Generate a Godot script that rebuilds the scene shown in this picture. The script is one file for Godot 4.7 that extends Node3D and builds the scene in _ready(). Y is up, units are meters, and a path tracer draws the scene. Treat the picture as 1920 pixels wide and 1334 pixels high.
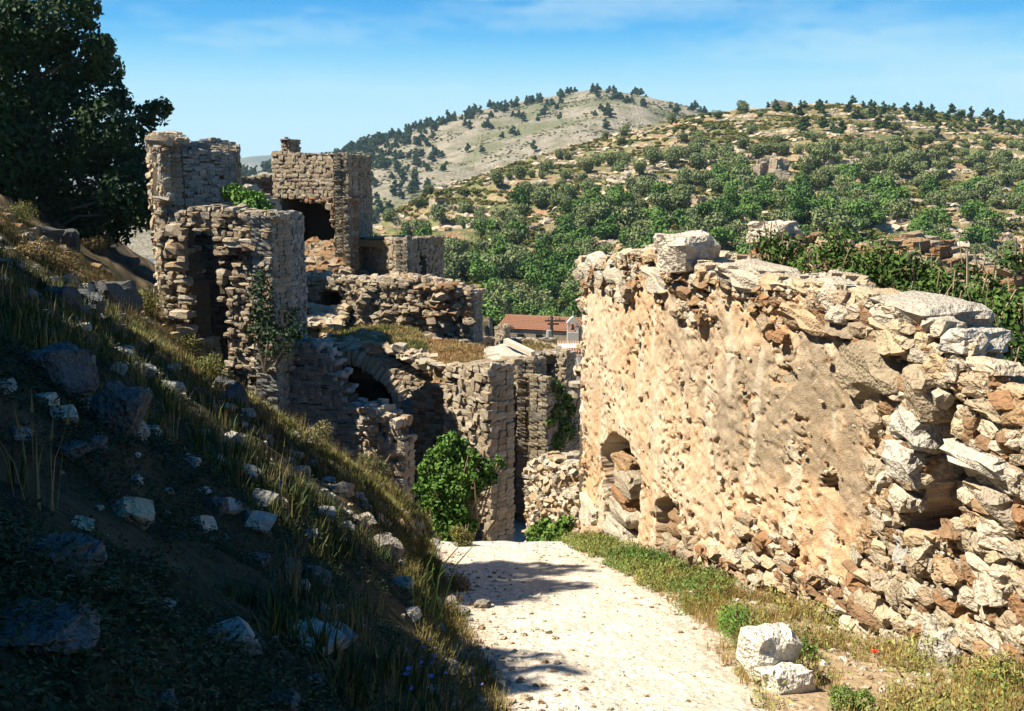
extends Node3D

# ---------------------------------------------------------------- camera numbers (pixels are those of a 1920x1334 frame)
const F := 1937.0
const PITCH := 0.1723
const EYE := Vector3(0, 1.5, 0)
var R := RandomNumberGenerator.new()
var N1 := FastNoiseLite.new()
var N2 := FastNoiseLite.new()
var NC := FastNoiseLite.new()
var used := {}
var mats := {}
var pal := {}
var rocks := []
var bigrocks := []
var tex := {}

func ray(px: float, py: float) -> Vector3:
	var v := (667.0 - py) / F
	var dc := cos(PITCH) + v * sin(PITCH)
	return Vector3((px - 960.0) / F / dc, (v * cos(PITCH) - sin(PITCH)) / dc, -1)

func W(px: float, py: float, d: float) -> Vector3:
	return EYE + ray(px, py) * d

func on_y(px: float, py: float, y: float) -> Vector3:
	var r := ray(px, py)
	return EYE + r * ((y - EYE.y) / r.y)

func pix(p: Vector3) -> Vector2:
	var q := p - EYE
	var depth := -q.z * cos(PITCH) - q.y * sin(PITCH)
	var up := q.y * cos(PITCH) - q.z * -sin(PITCH) * -1.0
	up = q.y * cos(PITCH) + (-q.z) * sin(PITCH)
	return Vector2(960.0 + F * q.x / depth, 667.0 - F * up / depth)

func smooth(a: float, b: float, x: float) -> float:
	return smoothstep(a, b, x)

func pl(pts: Array, x: float) -> float:
	if x <= pts[0][0]:
		return pts[0][1]
	for i in range(1, pts.size()):
		if x <= pts[i][0]:
			return lerpf(pts[i - 1][1], pts[i][1], (x - pts[i - 1][0]) / (pts[i][0] - pts[i - 1][0]))
	return pts[-1][1]

# ---------------------------------------------------------------- naming
func numbered(called: String) -> String:
	used[called] = used.get(called, -1) + 1
	return called if used[called] == 0 else "%s_%03d" % [called, used[called]]

func tag(o: Node, label: String, category: String, group := "", kind := "") -> Node:
	if label:
		o.set_meta("label", label)
	if category:
		o.set_meta("category", category)
	if group:
		o.set_meta("group", group)
	if kind:
		o.set_meta("kind", kind)
	return o

func thing(called: String, label: String, category: String, at := Vector3.ZERO, group := "") -> Node3D:
	var o := Node3D.new()
	o.name = numbered(called)
	add_child(o)
	o.position = at
	tag(o, label, category, group)
	return o

func put(called: String, mesh: Mesh, m: Material, parent: Node = null, xf := Transform3D()) -> MeshInstance3D:
	var o := MeshInstance3D.new()
	o.mesh = mesh
	o.material_override = m
	if parent == null:
		o.name = numbered(called)
		add_child(o)
	else:
		var c: Dictionary = parent.get_meta("n_", {})
		c[called] = c.get(called, -1) + 1
		parent.set_meta("n_", c)
		o.name = called if c[called] == 0 else "%s_%03d" % [called, c[called]]
		parent.add_child(o)
	o.transform = xf
	return o

func multi(called: String, mesh: Mesh, m: Material, xfs: Array, cols: Array, parent: Node = null) -> MultiMeshInstance3D:
	var mm := MultiMesh.new()
	mm.transform_format = MultiMesh.TRANSFORM_3D
	mm.use_colors = true
	mm.mesh = mesh
	mm.instance_count = xfs.size()
	for i in xfs.size():
		mm.set_instance_transform(i, xfs[i])
		mm.set_instance_color(i, cols[i] if cols.size() else Color.WHITE)
	var o := MultiMeshInstance3D.new()
	o.multimesh = mm
	o.material_override = m
	if parent == null:
		o.name = numbered(called)
		add_child(o)
	else:
		o.name = called
		parent.add_child(o, true)
	o.set_meta("kind", "stuff")
	return o

# ---------------------------------------------------------------- meshes
func tri_mesh(v: PackedVector3Array, c := PackedColorArray(), idx := PackedInt32Array(), nrm := PackedVector3Array()) -> ArrayMesh:
	var a := []
	a.resize(Mesh.ARRAY_MAX)
	a[Mesh.ARRAY_VERTEX] = v
	if c.size():
		a[Mesh.ARRAY_COLOR] = c
	if idx.size():
		a[Mesh.ARRAY_INDEX] = idx
	if nrm.size():
		a[Mesh.ARRAY_NORMAL] = nrm
	var m := ArrayMesh.new()
	m.add_surface_from_arrays(Mesh.PRIMITIVE_TRIANGLES, a)
	return m

func grid_mesh(nu: int, nv: int, v: PackedVector3Array, c: PackedColorArray, flip := false) -> ArrayMesh:
	# v is laid out row by row, nv rows of nu points
	var nrm := PackedVector3Array()
	nrm.resize(v.size())
	for j in nv:
		for i in nu:
			var l := v[j * nu + maxi(i - 1, 0)]
			var r := v[j * nu + mini(i + 1, nu - 1)]
			var d := v[maxi(j - 1, 0) * nu + i]
			var u := v[mini(j + 1, nv - 1) * nu + i]
			var n := (r - l).cross(u - d).normalized()
			nrm[j * nu + i] = -n if flip else n
	var idx := PackedInt32Array()
	idx.resize((nu - 1) * (nv - 1) * 6)
	var k := 0
	for j in nv - 1:
		for i in nu - 1:
			var p := j * nu + i
			var quad := [p, p + nu, p + 1, p + 1, p + nu, p + nu + 1] if not flip else [p, p + 1, p + nu, p + 1, p + nu + 1, p + nu]
			for q in 6:
				idx[k] = quad[q]
				k += 1
	return tri_mesh(v, c, idx, nrm)

func rock_mesh(sd: float, n: int, boxy: float, amp: float, freq := 1.3) -> ArrayMesh:
	var v := PackedVector3Array()
	for face in 6:
		var ax := face / 2
		var s := 1.0 if face % 2 == 0 else -1.0
		var pts := []
		for j in n + 1:
			for i in n + 1:
				var a := -1.0 + 2.0 * i / n
				var b := -1.0 + 2.0 * j / n
				var p := Vector3(s, a, b) if ax == 0 else (Vector3(a, s, b) if ax == 1 else Vector3(a, b, s))
				var k := pow(pow(absf(p.x), boxy) + pow(absf(p.y), boxy) + pow(absf(p.z), boxy), 1.0 / boxy)
				p = p / k
				var o := p * freq * 60.0 + Vector3(sd * 37.0, sd * 91.0, sd * 13.0)
				p += Vector3(N1.get_noise_3dv(o), N1.get_noise_3dv(o + Vector3(500, 0, 0)), N1.get_noise_3dv(o + Vector3(0, 500, 0))) * amp
				if n > 3:
					p *= 1.0 + 0.35 * amp * N1.get_noise_3dv(o * 3.1)
				pts.append(p * 0.5)
		for j in n:
			for i in n:
				var q := j * (n + 1) + i
				var t := [q, q + 1, q + n + 1, q + 1, q + n + 2, q + n + 1]
				if (s > 0) != (ax == 1):
					t.reverse()
				for w in t:
					v.append(pts[w])
	return tri_mesh(v)

func box(st: PackedVector3Array, a: Vector3, b: Vector3) -> void:
	prism(st, [Vector3(a.x, a.y, a.z), Vector3(b.x, a.y, a.z), Vector3(b.x, a.y, b.z), Vector3(a.x, a.y, b.z)], b.y - a.y)

func prism(st: PackedVector3Array, base: Array, h: float, lean := Vector3.ZERO) -> void:
	var n := base.size()
	var up := Vector3(0, h, 0) + lean
	for i in range(1, n - 1):
		st.append_array([base[0] + up, base[i] + up, base[i + 1] + up, base[0], base[i + 1], base[i]])
	for i in n:
		var p: Vector3 = base[i]
		var q: Vector3 = base[(i + 1) % n]
		st.append_array([p, q, q + up, p, q + up, p + up])

func tube(v: PackedVector3Array, pts: Array, r0: float, r1: float, sides := 6) -> void:
	var rings := []
	for i in pts.size():
		var d: Vector3 = (pts[mini(i + 1, pts.size() - 1)] - pts[maxi(i - 1, 0)]).normalized()
		var s := d.cross(Vector3(0.31, 0.2, 0.93)).normalized()
		var t := d.cross(s)
		var r := lerpf(r0, r1, float(i) / (pts.size() - 1))
		var ring := []
		for k in sides:
			var a := TAU * k / sides
			ring.append(pts[i] + (s * cos(a) + t * sin(a)) * r)
		rings.append(ring)
	for i in pts.size() - 1:
		for k in sides:
			var a: Vector3 = rings[i][k]
			var b: Vector3 = rings[i][(k + 1) % sides]
			var c: Vector3 = rings[i + 1][(k + 1) % sides]
			var d: Vector3 = rings[i + 1][k]
			v.append_array([a, b, c, a, c, d])
	for k in range(1, sides - 1):
		v.append_array([rings[-1][0], rings[-1][k], rings[-1][k + 1]])

# leaf-sized faces through and on a set of blobs
func leaves(v: PackedVector3Array, c: PackedColorArray, blobs: Array, n: int, size: float, ca: Color, cb: Color, shell := 0.62, squash := 1.0, slim := 0.6) -> void:
	var total := 0.0
	for b in blobs:
		total += b[1] * b[1]
	for b in blobs:
		var cnt := int(n * b[1] * b[1] / total)
		var tone := R.randf()
		for i in cnt:
			var d := Vector3(R.randfn(), R.randfn(), R.randfn()).normalized()
			var rad: float = b[1] * lerpf(shell, 1.05, sqrt(R.randf())) * (1.0 + 0.35 * N1.get_noise_3dv((d + b[0]) * 70.0))
			var p: Vector3 = b[0] + Vector3(d.x, d.y * squash, d.z) * rad
			var nrm := (d + Vector3(R.randfn(), R.randfn(), R.randfn()) * 0.65).normalized()
			var t := nrm.cross(Vector3(R.randfn(), R.randfn(), R.randfn())).normalized()
			var w := nrm.cross(t)
			var s := size * R.randf_range(0.6, 1.35)
			var col := ca.lerp(cb, clampf(tone * 0.5 + R.randf() * 0.5, 0, 1)) * R.randf_range(0.8, 1.2)
			v.append_array([p - t * s, p + w * s * slim + nrm * s * 0.12, p + t * s, p - t * s, p + t * s, p - w * s * slim + nrm * s * 0.12])
			for k in 6:
				c.append(col)

# ---------------------------------------------------------------- materials
func noise_tex(called: String, freq: float, lo: float, hi: float, oct := 5, kind := FastNoiseLite.TYPE_SIMPLEX_SMOOTH, size := 512) -> NoiseTexture2D:
	if tex.has(called):
		return tex[called]
	var n := FastNoiseLite.new()
	n.seed = called.hash() % 1000
	n.noise_type = kind
	n.frequency = freq
	n.fractal_octaves = oct
	var t := NoiseTexture2D.new()
	t.width = size
	t.height = size
	t.seamless = true
	t.noise = n
	var g := Gradient.new()
	g.set_color(0, Color(lo, lo, lo))
	g.set_color(1, Color(hi, hi, hi))
	t.color_ramp = g
	tex[called] = t
	return t

func mat(called: String, col: Color, rough := 0.95, albedo: Texture2D = null, scale := 1.0, bump: Texture2D = null, bump_cm := 1.0, vertex := false) -> StandardMaterial3D:
	# col holds real-world (linear) base colours
	if mats.has(called):
		return mats[called]
	var m := StandardMaterial3D.new()
	m.resource_name = called
	m.albedo_color = col.linear_to_srgb()
	m.roughness = rough
	m.metallic_specular = 0.25
	m.vertex_color_use_as_albedo = vertex
	if albedo:
		m.albedo_texture = albedo
	if bump:
		m.heightmap_enabled = true
		m.heightmap_texture = bump
		m.heightmap_scale = bump_cm
	if albedo or bump:
		m.uv1_triplanar = true
		m.uv1_world_triplanar = true
		m.uv1_scale = Vector3.ONE * scale
	m.cull_mode = BaseMaterial3D.CULL_DISABLED
	mats[called] = m
	return m

func leafmat(called: String, back := Color(0.25, 0.3, 0.06)) -> StandardMaterial3D:
	var m := mat(called, Color.WHITE, 0.7, null, 1.0, null, 1.0, true)
	m.backlight_enabled = true
	m.backlight = back
	return m

# ---------------------------------------------------------------- rubble masonry
var heap := []          # stones waiting for the current thing: [transform, palette name, colour number, rock number, score]

func lay(xf: Transform3D, tones: String, big := false) -> void:
	var d := xf.origin.distance_to(EYE)
	var s := xf.basis.get_scale()
	heap.append([xf, tones, R.randi() % pal[tones].size(), R.randi() % (bigrocks.size() if big else rocks.size()), s.x * s.y / (d * d), big])

func stone_mat(tones: String, k: int) -> StandardMaterial3D:
	return mat("stone %s %d" % [tones, k], pal[tones][k], 0.95, tex.stone, 1.6, tex.grain, 2.2)

func finish(th: Node3D, most := 300, called := "stone") -> void:
	heap.sort_custom(func(a, b): return a[4] > b[4])
	var inv := th.transform.affine_inverse()
	var rest := {}
	for i in heap.size():
		var h: Array = heap[i]
		if i < most:
			var o := put(called, (bigrocks if h[5] else rocks)[h[3]], stone_mat(h[1], h[2]), th, inv * h[0])
			o.set_meta("x", 0)
			o.remove_meta("x")
		else:
			var key: int = h[3] % 4
			if not rest.has(key):
				rest[key] = [[], []]
			rest[key][0].append(inv * h[0])
			rest[key][1].append(pal[h[1]][h[2]])
	if rest.size():
		var all := [[], []]
		for key in rest:
			all[0].append_array(rest[key][0])
			all[1].append_array(rest[key][1])
		multi("small_stones", rocks[0], mat("small stones", Color.WHITE, 0.95, tex.stone, 1.6, tex.grain, 2.2, true), all[0], all[1], th)
	heap.clear()
	th.remove_meta("n_")

func rnd_basis(amount: float) -> Basis:
	return Basis.from_euler(Vector3(R.randfn(), R.randfn(), R.randfn()) * amount)

# A vertical wall between two points seen at pixels a and b (px, py, distance); its top is a line of pixels, its foot a height or a line of pixels.
func face(th: Node3D, a: Array, b: Array, top: Array, foot, thick := 0.5, o := {}) -> void:
	var A := W(a[0], a[1], a[2])
	var B := W(b[0], b[1], b[2])
	var U := Vector3(B.x - A.x, 0, B.z - A.z)
	var L := U.length()
	U /= L
	var N := U.cross(Vector3.UP)
	var to_uv := func(p) -> Vector2:
		var r := ray(p[0], p[1])
		var q := EYE + r * (N.dot(A - EYE) / N.dot(r))
		return Vector2((q - A).dot(U), q.y)
	var tops := []
	for p in top:
		var q: Vector2 = to_uv.call(p)
		tops.append([q.x, q.y])
	var feet := []
	if foot is Array:
		for p in foot:
			var q: Vector2 = to_uv.call(p)
			feet.append([q.x, q.y])
	else:
		feet = [[0.0, foot]]
	var holes := []
	for h in o.get("holes", []):
		var poly := PackedVector2Array()
		for p in h:
			poly.append(to_uv.call(p))
		holes.append(poly)
	var inhole := func(u: float, v: float) -> bool:
		for h in holes:
			if Geometry2D.is_point_in_polygon(Vector2(u, v), h):
				return true
		return false
	var lo := 1e9
	var hi := -1e9
	for t in tops:
		hi = maxf(hi, t[1])
	for t in feet:
		lo = minf(lo, t[1])
	# the core: earth and mortar between the stones
	var cell: float = o.get("cell", 0.14)
	var nu := int(ceil(L / cell))
	var nv := int(ceil((hi - lo) / cell))
	var cu := L / nu
	var cv := (hi - lo) / nv
	var m := []
	for j in nv:
		for i in nu:
			var u := (i + 0.5) * cu
			var v := lo + (j + 0.5) * cv
			m.append(v < pl(tops, u) - 0.03 and v > pl(feet, u) and not inhole.call(u, v))
	var vs := PackedVector3Array()
	var node := func(i: int, j: int, k: float) -> Vector3:
		var p := A + U * (i * cu) + N * (k * thick)
		p.y = lo + j * cv
		var w := N1.get_noise_3dv(p * 120.0) * 0.05
		return p + N * w * (1.0 if k == 0.0 else -1.0) + (U * N1.get_noise_3dv(p * 150.0 + Vector3(99, 0, 0)) + Vector3.UP * w) * 0.04
	for j in nv:
		for i in nu:
			if not m[j * nu + i]:
				continue
			var p00: Vector3 = node.call(i, j, 0.0)
			var p10: Vector3 = node.call(i + 1, j, 0.0)
			var p01: Vector3 = node.call(i, j + 1, 0.0)
			var p11: Vector3 = node.call(i + 1, j + 1, 0.0)
			var q00: Vector3 = node.call(i, j, -1.0)
			var q10: Vector3 = node.call(i + 1, j, -1.0)
			var q01: Vector3 = node.call(i, j + 1, -1.0)
			var q11: Vector3 = node.call(i + 1, j + 1, -1.0)
			vs.append_array([p00, p01, p11, p00, p11, p10, q00, q11, q01, q00, q10, q11])
			if i == 0 or not m[j * nu + i - 1]:
				vs.append_array([p00, q00, q01, p00, q01, p01])
			if i == nu - 1 or not m[j * nu + i + 1]:
				vs.append_array([p10, q11, q10, p10, p11, q11])
			if j == 0 or not m[(j - 1) * nu + i]:
				vs.append_array([p00, q10, q00, p00, p10, q10])
			if j == nv - 1 or not m[(j + 1) * nu + i]:
				vs.append_array([p01, q01, q11, p01, q11, p11])
	var core := mat(o.get("core", "mortar"), Color(0.25, 0.19, 0.125) if o.get("core", "mortar") == "tan mortar" else Color(0.12, 0.095, 0.065), 1.0, tex.stone, 1.2, tex.grain, 3.0)
	var inv := th.transform.affine_inverse()
	if vs.size():
		put(o.get("part", "wall"), tri_mesh(vs), core, th, inv)
	# courses of stones
	var sx: float = o.get("sx", 0.26) * 0.70
	var sy: float = o.get("sy", 0.13) * 0.88
	var tones: String = o.get("tones", "grey")
	var tilt: float = o.get("tilt", 0.05)
	var proud: float = o.get("proud", 0.05)
	var v := lo
	if sx > 0.0:
		while v < hi + sy * 0.4:
			var ch := sy * R.randf_range(0.7, 1.35)
			var u := -R.randf() * sx * 0.5
			while u < L:
				var len := sx * R.randf_range(0.4, 1.75)
				var cu_ := minf(u + len * 0.5, L - 0.04)
				var cv_ := v + ch * 0.5 + R.randfn() * 0.015
				var h := ch * R.randf_range(0.65, 1.3)
				u += len * 0.97
				if cv_ > pl(tops, cu_) + 0.02 or cv_ < pl(feet, cu_) or inhole.call(cu_, cv_):
					continue
				var p := A + U * cu_ + N * (R.randf_range(-0.7, 0.7) * proud - 0.03)
				p.y = cv_
				lay(Transform3D(Basis(U * len * 1.04, Vector3.UP * h * 1.06, N * R.randf_range(0.16, 0.24)) * rnd_basis(0.0), p) * Transform3D(rnd_basis(tilt + 0.02)), tones)
			v += ch * 0.95
		# rough stones along the top and up the ends
		var u2 := 0.0
		var cap: float = o.get("cap", 1.0)
		while u2 < L and cap > 0.0:
			var len := sx * R.randf_range(0.6, 1.5)
			for k in int(ceil(thick / 0.22)):
				var p := A + U * (u2 + len * 0.5) - N * (0.1 + k * 0.22)
				p.y = pl(tops, u2 + len * 0.5) + R.randf_range(-0.05, 0.05) * cap
				if not inhole.call(u2 + len * 0.5, p.y - 0.05) and p.y > pl(feet, u2 + len * 0.5):
					lay(Transform3D(Basis(U * len, Vector3.UP * sy * R.randf_range(0.6, 1.5) * cap, N * 0.28) * rnd_basis(0.15), p), o.get("cap_tones", tones))
			u2 += len
		for side in [0, 1]:
			if not o.get("ends", [true, true])[side]:
				continue
			var uu := 0.02 if side == 0 else L - 0.02
			v = maxf(lo, pl(feet, uu))
			while v < pl(tops, uu):
				var ch := sy * R.randf_range(0.7, 1.4)
				for k in int(ceil(thick / 0.25)):
					var p := A + U * (uu + R.randfn() * 0.015) - N * (0.08 + k * 0.25)
					p.y = v + ch * 0.5
					lay(Transform3D(Basis(U * R.randf_range(0.12, 0.2), Vector3.UP * ch, N * R.randf_range(0.2, 0.32)) * rnd_basis(0.05), p), o.get("end_tones", tones))
				v += ch * 0.95

# a flat roof or terrace: pixels seen on a horizontal plane
func slab(th: Node3D, called: String, y: float, px: Array, h: float, m: Material, tilt := Vector3.ZERO) -> Array:
	var pts := []
	for p in px:
		pts.append(on_y(p[0], p[1], y))
	# fine grid inside the polygon, so that the surface is uneven
	var poly := PackedVector2Array()
	var lo := Vector2(1e9, 1e9)
	var hi := -lo
	for p in pts:
		poly.append(Vector2(p.x, p.z))
		lo = lo.min(poly[-1])
		hi = hi.max(poly[-1])
	var vs := PackedVector3Array()
	var base := []
	for p in pts:
		base.append(p - Vector3(0, h, 0))
	prism(vs, base, h - 0.05)
	var n := 26
	var step := (hi - lo) / n
	for j in n:
		for i in n:
			var q := []
			var ok := true
			for k in [Vector2(i, j), Vector2(i + 1, j), Vector2(i + 1, j + 1), Vector2(i, j + 1)]:
				var g: Vector2 = lo + k * step
				ok = ok and Geometry2D.is_point_in_polygon(g, poly)
				q.append(Vector3(g.x, y + N1.get_noise_2dv(g * 60.0) * 0.09 + N1.get_noise_2dv(g * 250.0) * 0.03, g.y))
			if ok:
				vs.append_array([q[0], q[1], q[2], q[0], q[2], q[3]])
	put(called, tri_mesh(vs), m, th, th.transform.affine_inverse())
	return pts

# ---------------------------------------------------------------- the lie of the land
const WALL_A := Vector2(0.93, 14.05)     # far end of the near wall (x, distance)
var wall_dir := Vector2(0.2308, -1.0)

func wall_x(d: float) -> float:
	return WALL_A.x + (WALL_A.y - d) * 0.2308

func path_y(d: float) -> float:
	return pl([[-4, 1.0], [13.0, -3.25], [14, -3.85], [16, -5.2], [19, -6.5], [22, -7.2], [28, -8.0], [34, -8.8], [50, -11.5], [95, -17.5], [400, -18]], d)

func bank_x(d: float) -> float:
	return pl([[-3, 0.6], [0, 0.5], [5.4, -0.2], [9, -0.72], [13, -1.2], [16, -0.9], [19, -0.6], [22, -0.7], [40, -2]], d)

func verge_x(d: float) -> float:
	return pl([[3, 1.4], [5, 1.42], [6.5, 1.45], [8, 1.5], [10, 1.26], [13, 0.74], [15, 0.55]], d)

func near_y(x: float, d: float) -> float:
	var py := path_y(d)
	var az := 960.0 + 1937.0 * x / maxf(d, 2.0)
	var y := py
	var s := bank_x(d) - x
	if s > 0:
		var rise := 0.63 * s + 0.52 * (1.0 - exp(-s * 1.8))
		var slope := path_y(minf(d, 13.0)) + rise - maxf(0.0, d - 13.0) * 0.30
		var hollow := pl([[0, 1.0], [150, 0.2], [290, -0.8], [320, -2.4], [360, -3.6], [430, -4.8], [560, -6.0], [700, -6.6], [900, -7]], az)
		hollow = minf(hollow, py + rise)
		hollow -= maxf(0.0, d - 40.0) * 0.15
		var crest := pl([[0, 15.5], [120, 14.0], [300, 12.0], [430, 12.0], [560, 12.8], [720, 13.6], [800, 13.8]], az)
		var k := smoothstep(crest, crest + 6.5, d)
		y = lerpf(slope, hollow, k)
		y = lerpf(py, y, smoothstep(0.0, 0.25, s))
		if d > 40:
			y = lerpf(y, -13.0, smoothstep(40, 90, d))
	if d < 13.9 and x > wall_x(d) + 0.25:
		y = lerpf(py, -0.25 - 0.02 * d, smoothstep(0.2, 0.5, x - wall_x(d)))
	return y

func lumps(x: float, d: float) -> float:
	var s := bank_x(d) - x
	var on_bank := smoothstep(-0.1, 0.8, s)
	var v := N1.get_noise_2d(x * 55.0, d * 55.0) * 0.16 + N1.get_noise_2d(x * 210.0, d * 210.0) * 0.07
	return v * on_bank + N1.get_noise_2d(x * 160.0 + 900, d * 160.0) * 0.025

func ground_y(x: float, d: float) -> float:
	return near_y(x, d) + lumps(x, d)

func ridge_py(az: float) -> float:
	return pl([[500, 470], [640, 445], [700, 425], [760, 388], [820, 352], [900, 330], [1000, 292], [1100, 266], [1200, 238], [1300, 216], [1380, 205], [1450, 201], [1520, 196], [1600, 196], [1700, 208], [1800, 219], [1920, 232], [2100, 240], [2500, 270]], az)

func hill_y(x: float, d: float) -> float:
	var az := 960.0 + 1937.0 * x / d
	var rd := pl([[500, 170], [700, 185], [900, 235], [1100, 290], [1400, 320], [2000, 330]], az)
	var d0 := 92.0
	var ry: float = EYE.y + (W(az, ridge_py(az), 1.0).y - EYE.y) * rd
	var s := (d - d0) / (rd - d0)
	var y := 0.0
	if s <= 1.0:
		y = lerpf(-18.3, ry, pow(maxf(s, 0.0), 0.92)) + (minf(s, 0.0) * 8.0)
		y += N1.get_noise_2d(x * 1.6, d * 1.6) * 3.0 * smoothstep(0, 0.2, s) * (1.0 - smoothstep(0.75, 1.0, s))
		y += N1.get_noise_2d(x * 7.0, d * 7.0) * 0.5
		# terraces
		var st := 2.0
		var t := y / st + N1.get_noise_2d(x * 2.2 + 300, d * 2.2) * 0.5
		var f := t - floorf(t)
		var amount := smoothstep(-0.15, 0.2, N1.get_noise_2d(x * 1.1 + 70, d * 1.1 + 40))
		y += (smoothstep(0.68, 0.98, f) - f) * st * 0.8 * amount
	else:
		y = ry - (s - 1.0) * 55.0
	return y

func mount_y(x: float, d: float) -> float:
	var az := 960.0 + 1937.0 * x / d
	var sky := pl([[300, 352], [440, 335], [500, 322], [560, 318], [620, 296], [660, 283], [700, 272], [760, 248], [850, 219], [940, 197], [1000, 186], [1050, 177], [1110, 167], [1180, 176], [1250, 191], [1310, 207], [1400, 228], [1600, 262], [2000, 300]], az)
	var rd := 760.0 + 60.0 * sin(az * 0.008)
	var ry: float = EYE.y + (W(az, sky, 1.0).y - EYE.y) * rd
	var s := (d - 330.0) / (rd - 330.0)
	if s > 1.0:
		return ry - (s - 1.0) * 120.0
	var y := lerpf(-24.0, ry, pow(maxf(s, 0.0), 1.08))
	y += (N1.get_noise_2d(x * 0.5, d * 0.5) * 9.0 + N1.get_noise_2d(x * 2.5, d * 2.5) * 2.0) * smoothstep(0, 0.3, s) * (1.0 - smoothstep(0.8, 1.0, s))
	return y + N1.get_noise_2d(x * 12.0, d * 12.0) * 0.6

func polar_sheet(called: String, az0: float, az1: float, nu: int, ds: Array, height: Callable, paint: Callable, m: Material) -> Node:
	var v := PackedVector3Array()
	var c := PackedColorArray()
	for d in ds:
		for i in nu:
			var az := lerpf(az0, az1, float(i) / (nu - 1))
			var x: float = (az - 960.0) / F * d
			v.append(Vector3(x, (height as Callable).call(x, d), -d))
			c.append(Color.WHITE)
	for j in ds.size():
		for i in nu:
			var k := j * nu + i
			var p := v[k]
			var q := v[mini(j + 1, ds.size() - 1) * nu + i]
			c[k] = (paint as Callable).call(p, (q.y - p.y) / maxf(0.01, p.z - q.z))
	var o := put(called, grid_mesh(nu, ds.size(), v, c, true), m)
	o.set_meta("kind", "structure")
	return o

# a point of a sheet that the camera sees at a pixel
func seen_on(px: float, py: float, height: Callable, d0: float, d1: float, step: float) -> Vector3:
	var r := ray(px, py)
	var d := d0
	while d < d1:
		var p := EYE + r * d
		var h: float = (height as Callable).call(p.x, d)
		if h >= p.y:
			return Vector3(p.x, h, -d)
		d += step
	return Vector3(0, -999, 0)

func paint_near(p: Vector3, _slope: float) -> Color:
	var d := -p.z
	var s := bank_x(d) - p.x
	var n := N1.get_noise_2d(p.x * 40.0, d * 40.0)
	var n2 := N1.get_noise_2d(p.x * 190.0, d * 190.0 + 50)
	var dust := Color(0.62, 0.56, 0.47).lerp(Color(0.55, 0.47, 0.37), clampf(0.4 + n2, 0, 1))
	var rim := minf(p.x - bank_x(d), verge_x(d) - p.x)
	dust = dust.lerp(Color(0.44, 0.31, 0.215), smoothstep(0.42, 0.0, rim + n * 0.35 + n2 * 0.2) * 0.65)
	dust = dust.lerp(Color(0.50, 0.44, 0.36), smoothstep(0.05, 0.3, N1.get_noise_2d(p.x * 95.0 + 300, d * 28.0)) * 0.6)
	dust = dust.lerp(Color(0.47, 0.46, 0.43), smoothstep(11.6, 12.6, d) * (1.0 - smoothstep(13.5, 15, d)))
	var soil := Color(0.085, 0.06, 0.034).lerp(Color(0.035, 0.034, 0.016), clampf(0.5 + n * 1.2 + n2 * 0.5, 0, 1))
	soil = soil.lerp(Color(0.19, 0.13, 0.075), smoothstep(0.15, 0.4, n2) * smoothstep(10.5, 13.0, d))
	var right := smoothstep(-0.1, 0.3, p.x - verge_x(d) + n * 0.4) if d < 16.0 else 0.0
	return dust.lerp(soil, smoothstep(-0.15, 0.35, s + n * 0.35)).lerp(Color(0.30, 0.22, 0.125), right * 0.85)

func paint_hill(p: Vector3, slope: float) -> Color:
	var n := N1.get_noise_2d(p.x * 3.0, p.z * 3.0)
	var n2 := N1.get_noise_2d(p.x * 14.0 + 77, p.z * 14.0)
	var grass := Color(0.27, 0.215, 0.115).lerp(Color(0.13, 0.15, 0.055), clampf(0.68 + n * 1.6 + n2 * 0.4 + N1.get_noise_2d(p.x * 45.0, p.z * 45.0) * 0.9, 0, 1))
	var rock := Color(0.33, 0.26, 0.175).lerp(Color(0.33, 0.185, 0.10), clampf(n2 * 1.5, 0, 1))
	return grass.lerp(rock, clampf(smoothstep(0.5, 1.1, slope) + smoothstep(0.18, 0.35, n2) * 0.8, 0, 1))

func paint_mount(p: Vector3, _slope: float) -> Color:
	var n := N1.get_noise_2d(p.x * 1.1, p.z * 1.1)
	var n2 := N1.get_noise_2d(p.x * 6.0 + 77, p.z * 6.0)
	var rock := Color(0.29, 0.26, 0.205).lerp(Color(0.20, 0.18, 0.135), clampf(0.5 + n2 * 1.3, 0, 1))
	var green := Color(0.12, 0.135, 0.065)
	return rock.lerp(green, clampf(smoothstep(0.0, 0.35, n) * 0.7 + smoothstep(60, 92, p.y) * 0.35 + smoothstep(0.25, 0.4, n2) * 0.5, 0, 0.9))

func paint_far(p: Vector3, _slope: float) -> Color:
	var n := N1.get_noise_2d(p.x * 0.3, p.z * 0.3)
	return Color(0.10, 0.12, 0.10).lerp(Color(0.18, 0.17, 0.14), clampf(0.5 + n * 1.5, 0, 1))

func far_y(x: float, d: float) -> float:
	var az := 960.0 + 1937.0 * x / d
	var sky := pl([[-600, 300], [300, 310], [420, 302], [520, 290], [600, 287], [660, 279], [690, 268], [730, 266], [800, 282], [1000, 300], [1700, 240], [1760, 222], [1800, 216], [1850, 222], [1895, 226], [1915, 214], [1960, 212], [2300, 240]], az)
	var ry: float = EYE.y + (W(az, sky, 1.0).y - EYE.y) * 3000.0
	var s := (d - 1400.0) / 1600.0
	if s > 1.0:
		return ry - (s - 1.0) * 400.0
	return lerpf(-60.0, ry, pow(maxf(s, 0.0), 0.9)) + N1.get_noise_2d(x * 0.2, d * 0.2) * 30.0 * smoothstep(0, 0.3, s) * (1.0 - smoothstep(0.85, 1.0, s))

func steps(a: float, b: float, n: int, bend := 1.0) -> Array:
	var out := []
	for i in n:
		out.append(lerpf(a, b, pow(float(i) / (n - 1), bend)))
	return out

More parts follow.
